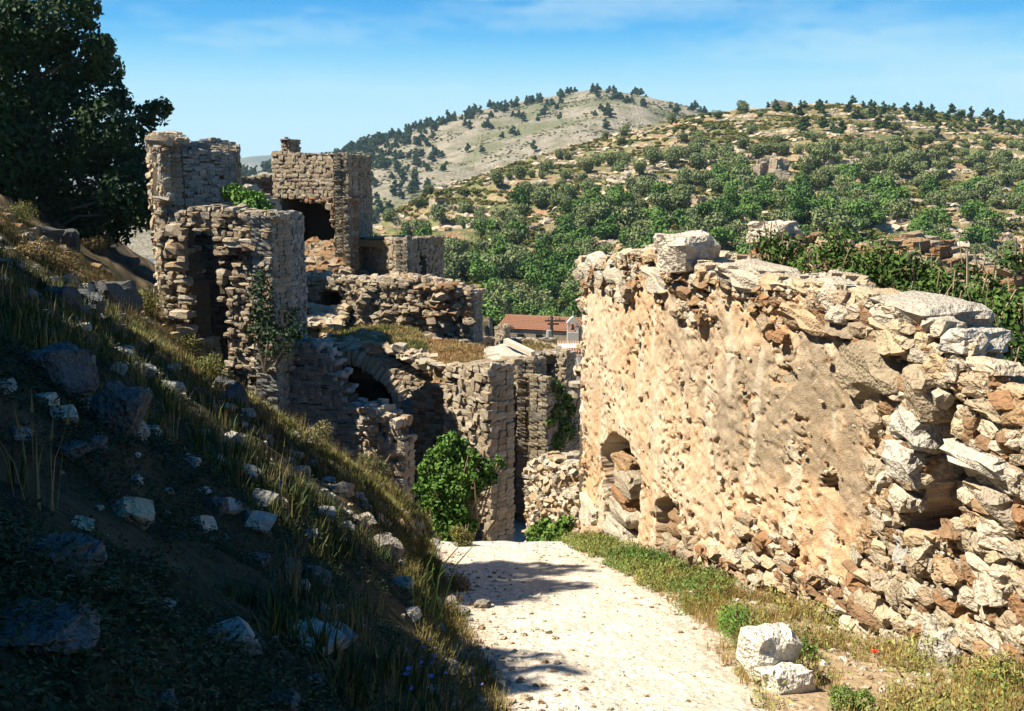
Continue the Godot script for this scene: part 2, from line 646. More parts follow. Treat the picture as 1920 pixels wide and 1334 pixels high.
func _ready() -> void:
	# ------------------------------------------------ camera, sky, sun, exposure
	var cam := Camera3D.new()
	cam.name = "camera"
	add_child(cam)
	cam.position = EYE
	cam.rotation = Vector3(-PITCH, 0, 0)
	cam.fov = rad_to_deg(2.0 * atan(667.0 / F))
	cam.near = 0.1
	cam.far = 6000.0
	cam.current = true
	N1.seed = 7
	N1.noise_type = FastNoiseLite.TYPE_SIMPLEX_SMOOTH
	N1.frequency = 0.01
	N1.fractal_octaves = 3
	N2.seed = 21
	N2.noise_type = FastNoiseLite.TYPE_SIMPLEX_SMOOTH
	N2.frequency = 0.008
	N2.fractal_octaves = 5
	N2.domain_warp_enabled = true
	N2.domain_warp_amplitude = 40.0
	const EXPOSURE := 3.0
	# the clear sky by elevation in degrees: pale at the horizon, deep blue above; a few cirrus streaks
	var tones := [[-90, Color(0.12, 0.11, 0.09)], [-0.5, Color(0.40, 0.46, 0.46)], [0, Color(0.62, 0.87, 0.965)], [2.5, Color(0.55, 0.85, 0.965)], [4.6, Color(0.45, 0.80, 0.965)], [6.0, Color(0.26, 0.67, 0.955)], [7.6, Color(0.075, 0.48, 0.92)], [9.7, Color(0.028, 0.35, 0.83)], [15, Color(0.025, 0.29, 0.72)], [30, Color(0.022, 0.21, 0.56)], [90, Color(0.015, 0.13, 0.40)]]
	var pano := Image.create(1024, 1024, false, Image.FORMAT_RGBF)
	for j in 1024:
		var el := 90.0 - (j + 0.5) * 180.0 / 1024.0
		var base: Color = tones[-1][1]
		for k in range(1, tones.size()):
			if el <= tones[k][0]:
				base = tones[k - 1][1].lerp(tones[k][1], (el - tones[k - 1][0]) / (tones[k][0] - tones[k - 1][0]))
				break
		base = base / EXPOSURE
		if el < -0.5 or el > 24.0:
			pano.fill_rect(Rect2i(0, j, 1024, 1), base)
			continue
		for i in 1024:
			var ph := TAU * i / 1024.0
			var n := N2.get_noise_3d(cos(ph) * 260.0, el * 26.0 + sin(ph * 3.0) * 20.0, sin(ph) * 260.0)
			var streak := clampf((n + 0.05) * 1.6, 0, 1) * smoothstep(1.0, 4.0, el) * smoothstep(20.0, 8.0, el) * 0.5
			pano.set_pixel(i, j, base.lerp(Color(0.62, 0.87, 0.95) / EXPOSURE, streak))
	var sky_mat := PanoramaSkyMaterial.new()
	sky_mat.panorama = ImageTexture.create_from_image(pano)
	var sky := Sky.new()
	sky.sky_material = sky_mat
	var env := Environment.new()
	env.background_mode = Environment.BG_SKY
	env.sky = sky
	env.background_energy_multiplier = 1.0
	env.ambient_light_source = Environment.AMBIENT_SOURCE_SKY
	env.tonemap_mode = Environment.TONE_MAPPER_LINEAR
	env.tonemap_exposure = EXPOSURE
	env.sdfgi_enabled = true
	env.ssao_enabled = true
	env.ssil_enabled = true
	env.fog_enabled = true
	env.fog_density = 0.00011
	env.fog_light_color = Color(0.74, 0.88, 1.0)
	var we := WorldEnvironment.new()
	we.name = "air"
	we.environment = env
	add_child(we)
	var sun := DirectionalLight3D.new()
	sun.name = "sun"
	sun.light_color = Color(1.0, 0.955, 0.87)
	sun.light_energy = 1.6
	sun.light_angular_distance = 0.5
	sun.shadow_enabled = true
	add_child(sun)
	sun.look_at_from_position(Vector3(-1.0, 1.3, 0.12), Vector3.ZERO, Vector3.UP)

	R.seed = 11
	noise_tex("stone", 0.02, 0.70, 1.0)
	noise_tex("grain", 0.035, 0.0, 1.0, 6)
	noise_tex("fine", 0.09, 0.0, 1.0, 4)
	noise_tex("speck", 0.06, 0.55, 1.0, 5)
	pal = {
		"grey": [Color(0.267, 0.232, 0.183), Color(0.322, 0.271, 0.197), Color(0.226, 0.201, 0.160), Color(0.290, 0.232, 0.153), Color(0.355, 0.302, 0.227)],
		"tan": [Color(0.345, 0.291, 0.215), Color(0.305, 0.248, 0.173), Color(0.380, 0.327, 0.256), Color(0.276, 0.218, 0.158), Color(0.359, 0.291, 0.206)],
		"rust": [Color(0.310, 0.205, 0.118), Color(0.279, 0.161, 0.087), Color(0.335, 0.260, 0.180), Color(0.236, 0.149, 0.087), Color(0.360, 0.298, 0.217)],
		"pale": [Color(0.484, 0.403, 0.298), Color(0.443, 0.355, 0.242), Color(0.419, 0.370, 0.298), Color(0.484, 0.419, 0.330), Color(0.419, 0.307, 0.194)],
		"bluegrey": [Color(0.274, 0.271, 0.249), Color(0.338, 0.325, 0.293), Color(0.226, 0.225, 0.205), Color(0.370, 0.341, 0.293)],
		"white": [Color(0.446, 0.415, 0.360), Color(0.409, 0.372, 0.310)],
	}
	for i in 10:
		rocks.append(rock_mesh(i + 1, 2, 9.0, 0.42))
	for i in 10:
		bigrocks.append(rock_mesh(i + 40, 5, 8.0, 0.44, 0.75))

	land()
	near_wall()
	ruins()
	valley()
	hillside()
	left_bank()
	grasses()

func land() -> void:
	var earth := mat("earth", Color.WHITE, 1.0, tex.stone, 0.9, tex.grain, 2.0, true)
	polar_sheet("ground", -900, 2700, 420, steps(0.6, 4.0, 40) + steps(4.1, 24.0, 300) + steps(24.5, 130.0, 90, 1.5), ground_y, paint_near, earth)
	# the ground under and behind the camera
	var v := PackedVector3Array()
	var c := PackedColorArray()
	for j in 30:
		for i in 60:
			var x := -14.0 + i * 0.45
			var d := -12.0 + j * 0.45
			v.append(Vector3(x, near_y(x, maxf(d, -3.0)) - 0.03, -d))
			c.append(paint_near(Vector3(x, 0, -maxf(d, -3.0)), 0))
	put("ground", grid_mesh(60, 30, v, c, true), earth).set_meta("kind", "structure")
	polar_sheet("hillside", 420, 2500, 420, steps(86, 345, 330, 1.15), hill_y, paint_hill, mat("hill earth", Color.WHITE, 1.0, tex.stone, 0.11, tex.grain, 30.0, true))
	polar_sheet("mountain", -200, 2100, 330, steps(320, 900, 170), mount_y, paint_mount, mat("mountain rock", Color.WHITE, 1.0, tex.stone, 0.035, tex.grain, 90.0, true))
	polar_sheet("far_hills", -1500, 3200, 260, steps(1350, 3300, 60), far_y, paint_far, mat("far rock", Color.WHITE, 1.0, tex.stone, 0.006, null, 1.0, true))

# ---------------------------------------------------------------- the big broken wall on the right
func near_wall() -> void:
	var U := Vector3(0.2308, 0, 1.0).normalized()
	var N := Vector3(-U.z, 0, U.x)
	var A := Vector3(WALL_A.x, 0, -WALL_A.y)
	var su := func(px: float, py: float) -> Vector2:
		var r := ray(px, py)
		var p := EYE + r * (N.dot(A - EYE) / N.dot(r))
		return Vector2((p - A).dot(U), p.y)
	var poly := func(pts: Array) -> PackedVector2Array:
		var out := PackedVector2Array()
		for p in pts:
			out.append(su.call(p[0], p[1]))
		return out
	var top := []
	for p in [[1106, 500], [1150, 484], [1200, 478], [1240, 484], [1290, 500], [1345, 525], [1430, 528], [1500, 545], [1560, 548], [1640, 575], [1700, 585], [1760, 622], [1800, 672], [1850, 716], [1920, 765], [2060, 830]]:
		var q: Vector2 = su.call(p[0], p[1])
		top.append([q.x, q.y])
	var S1 := 9.7
	var niches := [poly.call([[1128, 850], [1140, 825], [1158, 815], [1178, 832], [1196, 890], [1194, 1010], [1134, 1012]]), poly.call([[1228, 950], [1245, 935], [1262, 945], [1276, 975], [1270, 1052], [1232, 1046]]), poly.call([[1533, 902], [1563, 905], [1560, 936], [1548, 925]])]
	var cave: PackedVector2Array = poly.call([[1728, 830], [1752, 770], [1800, 740], [1815, 850], [1830, 930], [1800, 985], [1760, 1000], [1700, 995], [1712, 960], [1735, 940], [1738, 880]])
	var cave2: PackedVector2Array = poly.call([[1700, 1022], [1760, 1010], [1800, 1040], [1795, 1080], [1760, 1085], [1715, 1060]])
	var small: Array = [poly.call([[1725, 1170], [1770, 1172], [1752, 1205]]), poly.call([[1880, 1120], [1930, 1090], [1930, 1180], [1890, 1160]]), poly.call([[1470, 690], [1495, 705], [1480, 720]]), poly.call([[1295, 715], [1305, 718], [1300, 745]]), poly.call([[1395, 935], [1420, 940], [1405, 952]])]
	var grey_c: Vector2 = su.call(1480, 770)
	var right_c: Vector2 = su.call(1850, 950)
	var nu := 640
	var nv := 250
	var v := PackedVector3Array()
	var c := PackedColorArray()
	var rough_at := func(s: float, y: float) -> float:
		var t := pl(top, s)
		var r := smoothstep(0.6, 0.1, t - y + N1.get_noise_2d(s * 60.0, y * 60.0) * 0.5)
		r = maxf(r, smoothstep(7.0, 7.7, s + N1.get_noise_2d(s * 70.0, y * 70.0) * 0.5))
		var b := y - (path_y(WALL_A.y - s * U.z) + 0.1)
		r = maxf(r, smoothstep(0.75, 0.2, b + N1.get_noise_2d(s * 60.0 + 80, y * 60.0) * 0.5) * smoothstep(2.5, 5.5, s))
		r = maxf(r, smoothstep(0.55, 0.0, s) * 0.4)
		return r
	for j in nv:
		for i in nu:
			var f := float(i) / (nu - 1)
			var g := float(j) / (nv - 5)
			var s0 := -0.02
			var s := lerpf(s0, S1, f)
			var foot := path_y(WALL_A.y - s * U.z) - 0.35
			var t := pl(top, s) + N1.get_noise_2d(s * 110.0, 5.0) * 0.10 + N1.get_noise_2d(s * 330.0, 9.0) * 0.05
			var y := lerpf(foot, t, minf(g, 1.0))
			s -= smoothstep(t - 0.6, foot, y) * 0.3 * (1.0 - f)
			var back := maxf(0.0, g - 1.0) * (nv - 5.0) * 0.19
			var rough: float = rough_at.call(s, y)
			var q := Vector2(s, y)
			var n1 := N1.get_noise_2d(s * 45.0, y * 45.0)
			var n2 := N2.get_noise_2d(s * 500.0, y * 620.0)
			var n3 := N1.get_noise_2d(s * 420.0 + 50, y * 420.0)
			var n4 := N1.get_noise_2d(s * 1100.0 + 50, y * 1100.0)
			var disp := n1 * 0.07 + n3 * lerpf(0.012, 0.07, rough) + n2 * lerpf(0.012, 0.05, rough) + n4 * lerpf(0.004, 0.02, rough)
			var pit := smoothstep(0.14, 0.30, N1.get_noise_2d(s * 560.0 + 400, y * 700.0)) * smoothstep(-0.1, 0.25, N1.get_noise_2d(s * 90.0 + 40, y * 90.0 + 20))
			var crack := smoothstep(0.035, 0.0, absf(N1.get_noise_2d(s * 70.0 + 250, y * 110.0))) * smoothstep(0.0, 0.2, N1.get_noise_2d(s * 35.0 + 90, y * 35.0))
			disp -= crack * 0.02
			disp -= pit * lerpf(0.026, 0.05, rough) + smoothstep(0.2, 0.34, N1.get_noise_2d(s * 240.0 + 700, y * 300.0)) * lerpf(0.012, 0.09, rough)
			# hollows knocked into it
			var w := Vector2(n3, N1.get_noise_2d(s * 420.0, y * 420.0 + 70)) * 0.10
			for k in 7:
				var off := Vector2.ZERO if k == 0 else Vector2.from_angle(k * TAU / 6.0) * 0.035
				for h in niches:
					if Geometry2D.is_point_in_polygon(q + off + w * 0.4, h):
						disp -= 0.42 / 7.0
				if Geometry2D.is_point_in_polygon(q + off + w, cave):
					disp -= 0.72 / 7.0
				if Geometry2D.is_point_in_polygon(q + off + w, cave2):
					disp -= 0.4 / 7.0
				for h in small:
					if Geometry2D.is_point_in_polygon(q + off + w * 0.5, h):
						disp -= 0.28 / 7.0
			if s < 0.12:
				disp -= (0.12 - s) * 0.9
			if g > 1.0:
				y = t + N1.get_noise_2d(s * 200.0, back * 300.0) * 0.08 - back * smoothstep(5.5, 8.0, s) * 0.9
			var p := A + U * s + N * (disp - back)
			p.y = y
			v.append(p)
			# what the plaster is: warm lime with washed-out grey patches and pale streaks
			var col := Color(0.57, 0.385, 0.235).lerp(Color(0.62, 0.49, 0.355), clampf(0.5 + n1 * 1.3 + n2 * 0.6, 0, 1))
			col = col.lerp(Color(0.50, 0.265, 0.13), clampf(rough * 0.45 + n3 * 0.9 - 0.1, 0, 0.75))
			var gp := Vector2((s - grey_c.x) / 2.5, (y - grey_c.y) / 0.75)
			var patch := smoothstep(1.15, 0.5, gp.length() + N1.get_noise_2d(s * 50.0 + 30, y * 70.0) * 0.9 + n2 * 0.5)
			col = col.lerp(Color(0.27, 0.225, 0.16), patch * 0.75 * (1.0 - rough))
			var gp2 := Vector2((s - grey_c.x + 2.2) / 0.9, (y - grey_c.y - 0.1) / 0.5)
			col = col.lerp(Color(0.36, 0.30, 0.22), smoothstep(1.2, 0.3, gp2.length() + n1 + n2 * 0.5) * 0.55)
			col = col.lerp(Color(0.64, 0.56, 0.44), smoothstep(0.12, 0.3, N1.get_noise_2d(s * 130.0 + 200, y * 40.0)) * 0.6)
			col = col.lerp(Color(0.60, 0.58, 0.54), smoothstep(0.35, 0.0, s + n3 * 0.2) * smoothstep(-2.9, -1.9, y) * smoothstep(0.2, -0.6, y) * 0.8)
			col = col.lerp(Color(0.46, 0.25, 0.12), pit * 0.55).lerp(Color(0.30, 0.18, 0.10), crack * 0.5)
			c.append(col)
	var th := thing("ruined_wall", "big broken lime-plastered rubble wall with a niche beside the white path", "wall")
	put("plaster", grid_mesh(nu, nv, v, c), mat("plaster", Color(1.12, 1.12, 1.12), 1.0, tex.speck, 3.1, tex.grain, 0.7, true), th)
	# far end and back of the wall
	var vs := PackedVector3Array()
	var endp := A - U * 0.2 + N * -0.08
	prism(vs, [endp + Vector3(0, -4.2, 0), endp + N * -0.75 + Vector3(0, -4.2, 0), endp + N * -0.75 + U * 9.6 + Vector3(0, -4.2, 0), endp + N * -0.65 + U * 9.6 + Vector3(0, -4.2, 0), endp + N * -0.65 + U * 0.3 + Vector3(0, -4.2, 0), endp + U * 0.3 + Vector3(0, -4.2, 0)], 4.35)
	put("back_face", tri_mesh(vs), mat("mortar", Color(0.12, 0.095, 0.065), 1.0, tex.stone, 1.2, tex.grain, 3.0), th)
	# stones set by eye: px, py, width and height in pixels, how far proud, colours, lean
	for k in [
			[1390, 519, 105, 40, 0.10, "pale", 0.05, 0.5], [1300, 532, 70, 34, 0.05, "pale", 0.0, 0.3], [1235, 525, 60, 36, 0.05, "pale", 0.0, 0.3], [1160, 512, 55, 40, 0.05, "pale", 0.0, 0.3],
			[1690, 592, 155, 46, 0.06, "white", -0.08, 0.6], [1520, 596, 130, 44, 0.10, "pale", 0.0, 0.4], [1600, 612, 100, 30, 0.10, "tan", 0.3, 0.3], [1560, 556, 60, 44, 0.02, "pale", 0.3, 0.3],
			[1640, 690, 135, 95, 0.10, "tan", -0.45, 0.4], [1738, 735, 100, 82, 0.12, "tan", 0.0, 0.4], [1690, 628, 90, 50, 0.12, "pale", -0.1, 0.4], [1795, 640, 60, 34, 0.05, "white", -0.1, 0.4],
			[1722, 800, 85, 60, 0.10, "white", 0.0, 0.4], [1715, 868, 85, 56, 0.12, "white", 0.0, 0.4], [1712, 1030, 60, 40, 0.06, "bluegrey", 0.0, 0.4],
			[1853, 861, 150, 28, 0.12, "white", -0.08, 0.5], [1885, 905, 110, 46, 0.02, "pale", -0.12, 0.4], [1868, 948, 130, 64, 0.02, "tan", -0.3, 0.4], [1868, 1000, 85, 44, 0.05, "pale", -0.25, 0.4],
			[1870, 1085, 90, 66, 0.08, "pale", -0.1, 0.4], [1850, 1020, 50, 50, 0.02, "rust", 0.2, 0.3], [1790, 1120, 60, 50, 0.03, "rust", 0.1, 0.3], [1720, 1110, 80, 50, 0.06, "tan", -0.1, 0.4],
			[1650, 1210, 110, 48, 0.08, "pale", -0.35, 0.3], [1800, 1225, 44, 70, 0.22, "white", 0.5, 0.2], [1775, 1205, 40, 50, 0.2, "white", 0.3, 0.2], [1740, 1185, 60, 60, 0.03, "rust", 0.4, 0.3],
			[1870, 770, 110, 40, 0.05, "tan", -0.35, 0.4], [1800, 770, 60, 44, -0.25, "rust", 0.0, 0.4], [1815, 820, 56, 54, -0.3, "rust", 0.0, 0.4], [1790, 880, 50, 40, -0.45, "rust", 0.0, 0.4], [1760, 930, 60, 50, -0.45, "grey", 0.0, 0.4], [1780, 690, 70, 40, 0.06, "pale", 0.0, 0.4], [1840, 720, 60, 36, 0.03, "rust", -0.2, 0.4],
			[1890, 830, 60, 40, 0.0, "rust", 0.0, 0.4], [1835, 800, 30, 60, 0.02, "rust", 0.1, 0.3],
			[1150, 870, 34, 30, -0.16, "rust", 0.1, 0.3], [1163, 905, 46, 36, -0.14, "tan", 0.0, 0.3], [1155, 935, 50, 30, -0.12, "rust", 0.0, 0.3], [1158, 965, 56, 34, -0.08, "tan", 0.0, 0.3], [1152, 998, 54, 30, -0.04, "pale", 0.0, 0.3],
			[1250, 972, 34, 18, -0.25, "rust", 0.0, 0.3], [1252, 995, 36, 22, -0.18, "rust", 0.0, 0.3], [1250, 1020, 38, 24, -0.12, "tan", 0.0, 0.3], [1245, 1046, 40, 22, -0.05, "tan", 0.0, 0.3],
			[1110, 1000, 40, 40, 0.04, "pale", 0.0, 0.3], [1105, 960, 36, 40, 0.03, "pale", 0.0, 0.3], [1120, 505, 40, 46, 0.05, "white", 0.0, 0.3]]:
		var q: Vector2 = su.call(k[0], k[1])
		var q1: Vector2 = su.call(k[0] - k[2] * 0.5, k[1])
		var q2: Vector2 = su.call(k[0] + k[2] * 0.5, k[1])
		var dist: float = (A + U * q.x).length()
		var h: float = k[3] / F * dist
		var p: Vector3 = A + U * q.x + N * (k[4] * 0.55 + 0.045 - k[7] * 0.5)
		p.y = q.y
		lay(Transform3D(Basis(U * (q2.x - q1.x) * 0.74, Vector3.UP * h * 1.15, N * k[7]), p) * Transform3D(Basis(Vector3.BACK, -k[6]) * rnd_basis(0.06)), k[5], true)
		heap[-1][4] += 1.0
	# stones of every size where the plaster has gone
	for i in 7000:
		var s := R.randf_range(0.0, S1)
		var foot := path_y(WALL_A.y - s * U.z) - 0.1
		var y := R.randf_range(foot, pl(top, s) + 0.02)
		var rough: float = rough_at.call(s, y)
		if R.randf() > rough * rough + 0.06:
			continue
		var q := Vector2(s, y)
		var inn := false
		for h in niches:
			inn = inn or Geometry2D.is_point_in_polygon(q, h)
		if inn or Geometry2D.is_point_in_polygon(q, cave) and R.randf() < 0.75:
			continue
		var big := R.randf()
		var len := lerpf(0.03, 0.22, big * big) if rough > 0.3 else lerpf(0.02, 0.075, big * big)
		var p := A + U * s + N * (R.randf_range(-0.02, 0.035) - (0.5 if Geometry2D.is_point_in_polygon(q, cave) else 0.0) + N1.get_noise_2d(s * 45.0, y * 45.0) * 0.07)
		p.y = y
		lay(Transform3D(Basis(U * len, Vector3.UP * len * R.randf_range(0.4, 0.75), N * len * R.randf_range(0.5, 0.9)), p) * Transform3D(rnd_basis(0.28)), "pale" if R.randf() < 0.5 else "rust", len > 0.16)
	# loose course along the top
	var s := 0.0
	while s < S1:
		var len := R.randf_range(0.10, 0.30)
		for k in 4:
			var p := A + U * (s + R.randf() * 0.2) - N * (0.05 + k * 0.19)
			p.y = pl(top, s) + R.randf_range(-0.03, 0.05) - k * 0.19 * smoothstep(5.5, 8.0, s) * 0.9
			lay(Transform3D(Basis(U * len, Vector3.UP * R.randf_range(0.06, 0.15), N * R.randf_range(0.14, 0.26)), p) * Transform3D(rnd_basis(0.2)), "pale", true)
		s += len * 0.8
	finish(th, 300)
	# boulders lying on it
	for k in [[1288, 470, 84, 62, "large pale boulder lying on top of the plastered wall", 0.5], [1456, 436, 70, 36, "flat white stone on the heap behind the wall top, beside the shrub", 0.4]]:
		var d := 10.4 if k[0] < 1300 else 10.6
		var p := W(k[0], k[1], d)
		var b := Basis.from_scale(Vector3(k[2] / F * d * 1.05, k[3] / F * d * 1.15, k[5])).rotated(Vector3.UP, 0.5)
		tag(put("boulder", bigrocks[3 if k[0] < 1300 else 6], mat("boulder", Color(0.52, 0.46, 0.38), 0.95, tex.stone, 1.1, tex.grain, 4.0), null, Transform3D(b, p)), k[4], "boulder")
	# the next wall of the same ruin, beyond the shrub
	var bw := thing("rubble_wall", "collapsed pinkish rubble wall behind the green shrub on the right", "wall")
	face(bw, [1330, 560, 11.2], [2050, 700, 8.0], [[1330, 525], [1390, 492], [1430, 466], [1480, 458], [1530, 480], [1600, 478], [1660, 462], [1700, 486], [1760, 525], [1830, 530], [1870, 530], [1920, 552], [2050, 600]], -0.7, 0.7, {"sx": 0.2, "sy": 0.13, "tones": "rust", "cap_tones": "rust", "tilt": 0.3, "proud": 0.16, "cap": 1.1})
	finish(bw, 220)
	wall_shrub()

func branch_set(v: PackedVector3Array, root: Vector3, tips: Array, r: float) -> void:
	for t in tips:
		var m: Vector3 = root.lerp(t, 0.5) + Vector3(R.randfn(), R.randfn() * 0.4 + 0.4, R.randfn()) * root.distance_to(t) * 0.08
		tube(v, [root, m, t], r, r * 0.3, 5)

func wall_shrub() -> void:
	var spots := [[1470, 488, 42, 9.6], [1520, 520, 46, 9.2], [1565, 470, 40, 9.5], [1600, 540, 55, 8.8], [1650, 500, 46, 8.8], [1700, 520, 48, 8.5], [1710, 580, 45, 8.2], [1760, 560, 50, 8.1], [1745, 530, 36, 8.4], [1800, 600, 55, 7.7], [1850, 560, 44, 7.7], [1900, 600, 60, 7.3], [1860, 650, 50, 7.1], [1925, 690, 55, 6.6], [1850, 665, 45, 6.9], [1800, 640, 40, 7.2], [1890, 710, 40, 6.5], [1760, 600, 40, 7.6], [1435, 460, 22, 9.8], [1810, 520, 26, 8.1], [1900, 500, 26, 8.0]]
	var th := thing("wall_shrub", "sprawling dark green shrub growing along the top of the plastered wall", "shrub", W(1650, 600, 8.6))
	var inv := th.transform.affine_inverse()
	var v := PackedVector3Array()
	var c := PackedColorArray()
	var blobs := []
	var wood := PackedVector3Array()
	for s in spots:
		var p := W(s[0], s[1] - 8, s[3])
		blobs.append([p, s[2] / F * s[3]])
		var root := Vector3(p.x + 0.1, minf(p.y - 0.3, 0.15), p.z - 0.05)
		branch_set(wood, root, [p + Vector3(0.05, 0.18, 0.02), p + Vector3(-0.16, 0.02, 0.05), p + Vector3(0.2, 0.12, -0.1), p + Vector3(-0.05, 0.2, 0.12)], 0.018)
		for k in 1:
			var a: Vector3 = p + Vector3(R.randfn(), R.randf(), R.randfn()) * 0.12
			tube(wood, [a, a + Vector3(R.randfn() * 0.08, 0.22, R.randfn() * 0.05)], 0.006, 0.003, 4)
	leaves(v, c, blobs, 9500, 0.024, Color(0.016, 0.042, 0.010), Color(0.075, 0.125, 0.028), 0.2, 1.0, 0.55)
	put("foliage", tri_mesh(v, c), leafmat("broad leaf"), th, inv).set_meta("kind", "stuff")
	put("branch", tri_mesh(wood), mat("twig", Color(0.26, 0.20, 0.13)), th, inv)

# ---------------------------------------------------------------- the ruined village below
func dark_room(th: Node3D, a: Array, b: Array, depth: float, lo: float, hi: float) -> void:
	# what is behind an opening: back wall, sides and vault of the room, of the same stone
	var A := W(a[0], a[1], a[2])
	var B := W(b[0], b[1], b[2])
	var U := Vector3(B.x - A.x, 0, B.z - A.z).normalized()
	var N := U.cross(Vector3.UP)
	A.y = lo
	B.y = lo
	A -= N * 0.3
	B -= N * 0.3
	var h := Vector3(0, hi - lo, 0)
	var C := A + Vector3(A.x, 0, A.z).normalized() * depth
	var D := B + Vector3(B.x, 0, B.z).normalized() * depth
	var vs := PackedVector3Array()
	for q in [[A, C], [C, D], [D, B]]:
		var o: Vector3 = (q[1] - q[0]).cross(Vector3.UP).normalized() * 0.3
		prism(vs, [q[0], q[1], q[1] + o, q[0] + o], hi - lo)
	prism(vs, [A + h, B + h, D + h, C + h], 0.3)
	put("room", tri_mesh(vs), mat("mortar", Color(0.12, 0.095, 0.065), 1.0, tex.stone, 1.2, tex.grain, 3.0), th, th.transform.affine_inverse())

func edge_stones(pts: Array, y: float, size: float, tones: String, from := 0, to := -1) -> void:
	var n: int = pts.size() if to < 0 else to
	for i in range(from, n):
		var p: Vector3 = pts[i % pts.size()]
		var q: Vector3 = pts[(i + 1) % pts.size()]
		var l := p.distance_to(q)
		var s := 0.0
		while s < l:
			var r := size * R.randf_range(0.5, 1.4)
			var x := p.lerp(q, s / l) + Vector3(R.randfn(), 0, R.randfn()) * 0.06
			x.y = y + R.randf_range(-0.06, 0.06)
			lay(Transform3D(Basis.from_scale(Vector3(r, r * 0.55, r * 0.8)) * rnd_basis(0.5), x), tones)
			s += r * 0.8

func scree(px0: float, px1: float, py0: float, py1: float, d0: float, d1: float, n: int, size: float, tones: String) -> void:
	for i in n:
		var f := R.randf()
		var p := W(R.randf_range(px0, px1), lerpf(py0, py1, f), lerpf(d0, d1, f))
		var r := size * R.randf_range(0.4, 1.5)
		lay(Transform3D(Basis.from_scale(Vector3(r, r * 0.6, r * 0.8)) * rnd_basis(0.6), p), tones)

func grass_patch(th: Node3D, pts: Array, y: float, n: int, ca: Color, cb: Color, h := 0.14) -> void:
	var poly := PackedVector2Array()
	var lo := Vector2(1e9, 1e9)
	var hi := -lo
	for p in pts:
		poly.append(Vector2(p.x, p.z))
		lo = lo.min(poly[-1])
		hi = hi.max(poly[-1])
	var xs := []
	var cs := []
	for i in n:
		var g := Vector2(R.randf_range(lo.x, hi.x), R.randf_range(lo.y, hi.y))
		if Geometry2D.is_point_in_polygon(g, poly):
			xs.append(th.transform.affine_inverse() * Transform3D(Basis(Vector3.UP, R.randf() * TAU).scaled(Vector3.ONE * h * R.randf_range(0.5, 1.4)), Vector3(g.x, y + N1.get_noise_2dv(g * 60.0) * 0.09, g.y)))
			cs.append(ca.lerp(cb, clampf(R.randf() * 0.6 + 0.4 + N1.get_noise_2dv(g * 60.0 + Vector2(99, 0)) * 1.3 - 0.2, 0, 1)))
	multi("grass", tuft(0), leafmat("grass blade", Color(0.2, 0.2, 0.08)), xs, cs, th)

var tufts := {}
func tuft(kind: int) -> ArrayMesh:
	if tufts.has(kind):
		return tufts[kind]
	var v := PackedVector3Array()
	var c := PackedColorArray()
	var r := RandomNumberGenerator.new()
	r.seed = 100 + kind
	for i in 16:
		var a := r.randf() * TAU
		var out := Vector3(cos(a), 0, sin(a))
		var side := Vector3(-out.z, 0, out.x) * (0.035 if kind < 2 else 0.02)
		var p0 := out * r.randf() * 0.35
		var lean := r.randf_range(0.05, 0.5)
		var h := r.randf_range(0.5, 1.0)
		var p1 := p0 + out * lean * 0.35 + Vector3(0, h * 0.6, 0)
		var p2 := p0 + out * lean + Vector3(0, h, 0)
		v.append_array([p0 - side, p0 + side, p1 + side * 0.7, p0 - side, p1 + side * 0.7, p1 - side * 0.7, p1 - side * 0.7, p1 + side * 0.7, p2])
		var k := r.randf_range(0.75, 1.2)
		for q in 9:
			c.append(Color(k, k, k))
		if kind == 2 and i % 3 == 0:      # a seed head
			for s in [Vector3(0.05, 0, 0), Vector3(0, 0, 0.05)]:
				v.append_array([p2 - s * 0.6, p2 + Vector3(0, 0.22, 0) + out * 0.08, p2 + s * 0.6])
				for q in 3:
					c.append(Color(1.15, 1.0, 0.85))
	if kind == 3:
		v = PackedVector3Array()
		c = PackedColorArray()
		for i in 44:
			var p := Vector3(r.randf_range(-0.5, 0.5), r.randf_range(0.05, 1.1), r.randf_range(-0.5, 0.5))
			var n := Vector3(r.randfn(), 0.7 + r.randf(), r.randfn()).normalized()
			var t := n.cross(Vector3(r.randfn(), r.randfn(), r.randfn())).normalized() * r.randf_range(0.05, 0.13)
			var w := n.cross(t) * 0.4
			v.append_array([p - t, p + w, p + t, p - t, p + t, p - w])
			var k := r.randf_range(0.7, 1.25)
			for q in 6:
				c.append(Color(k, k, k))
	tufts[kind] = tri_mesh(v, c)
	return tufts[kind]

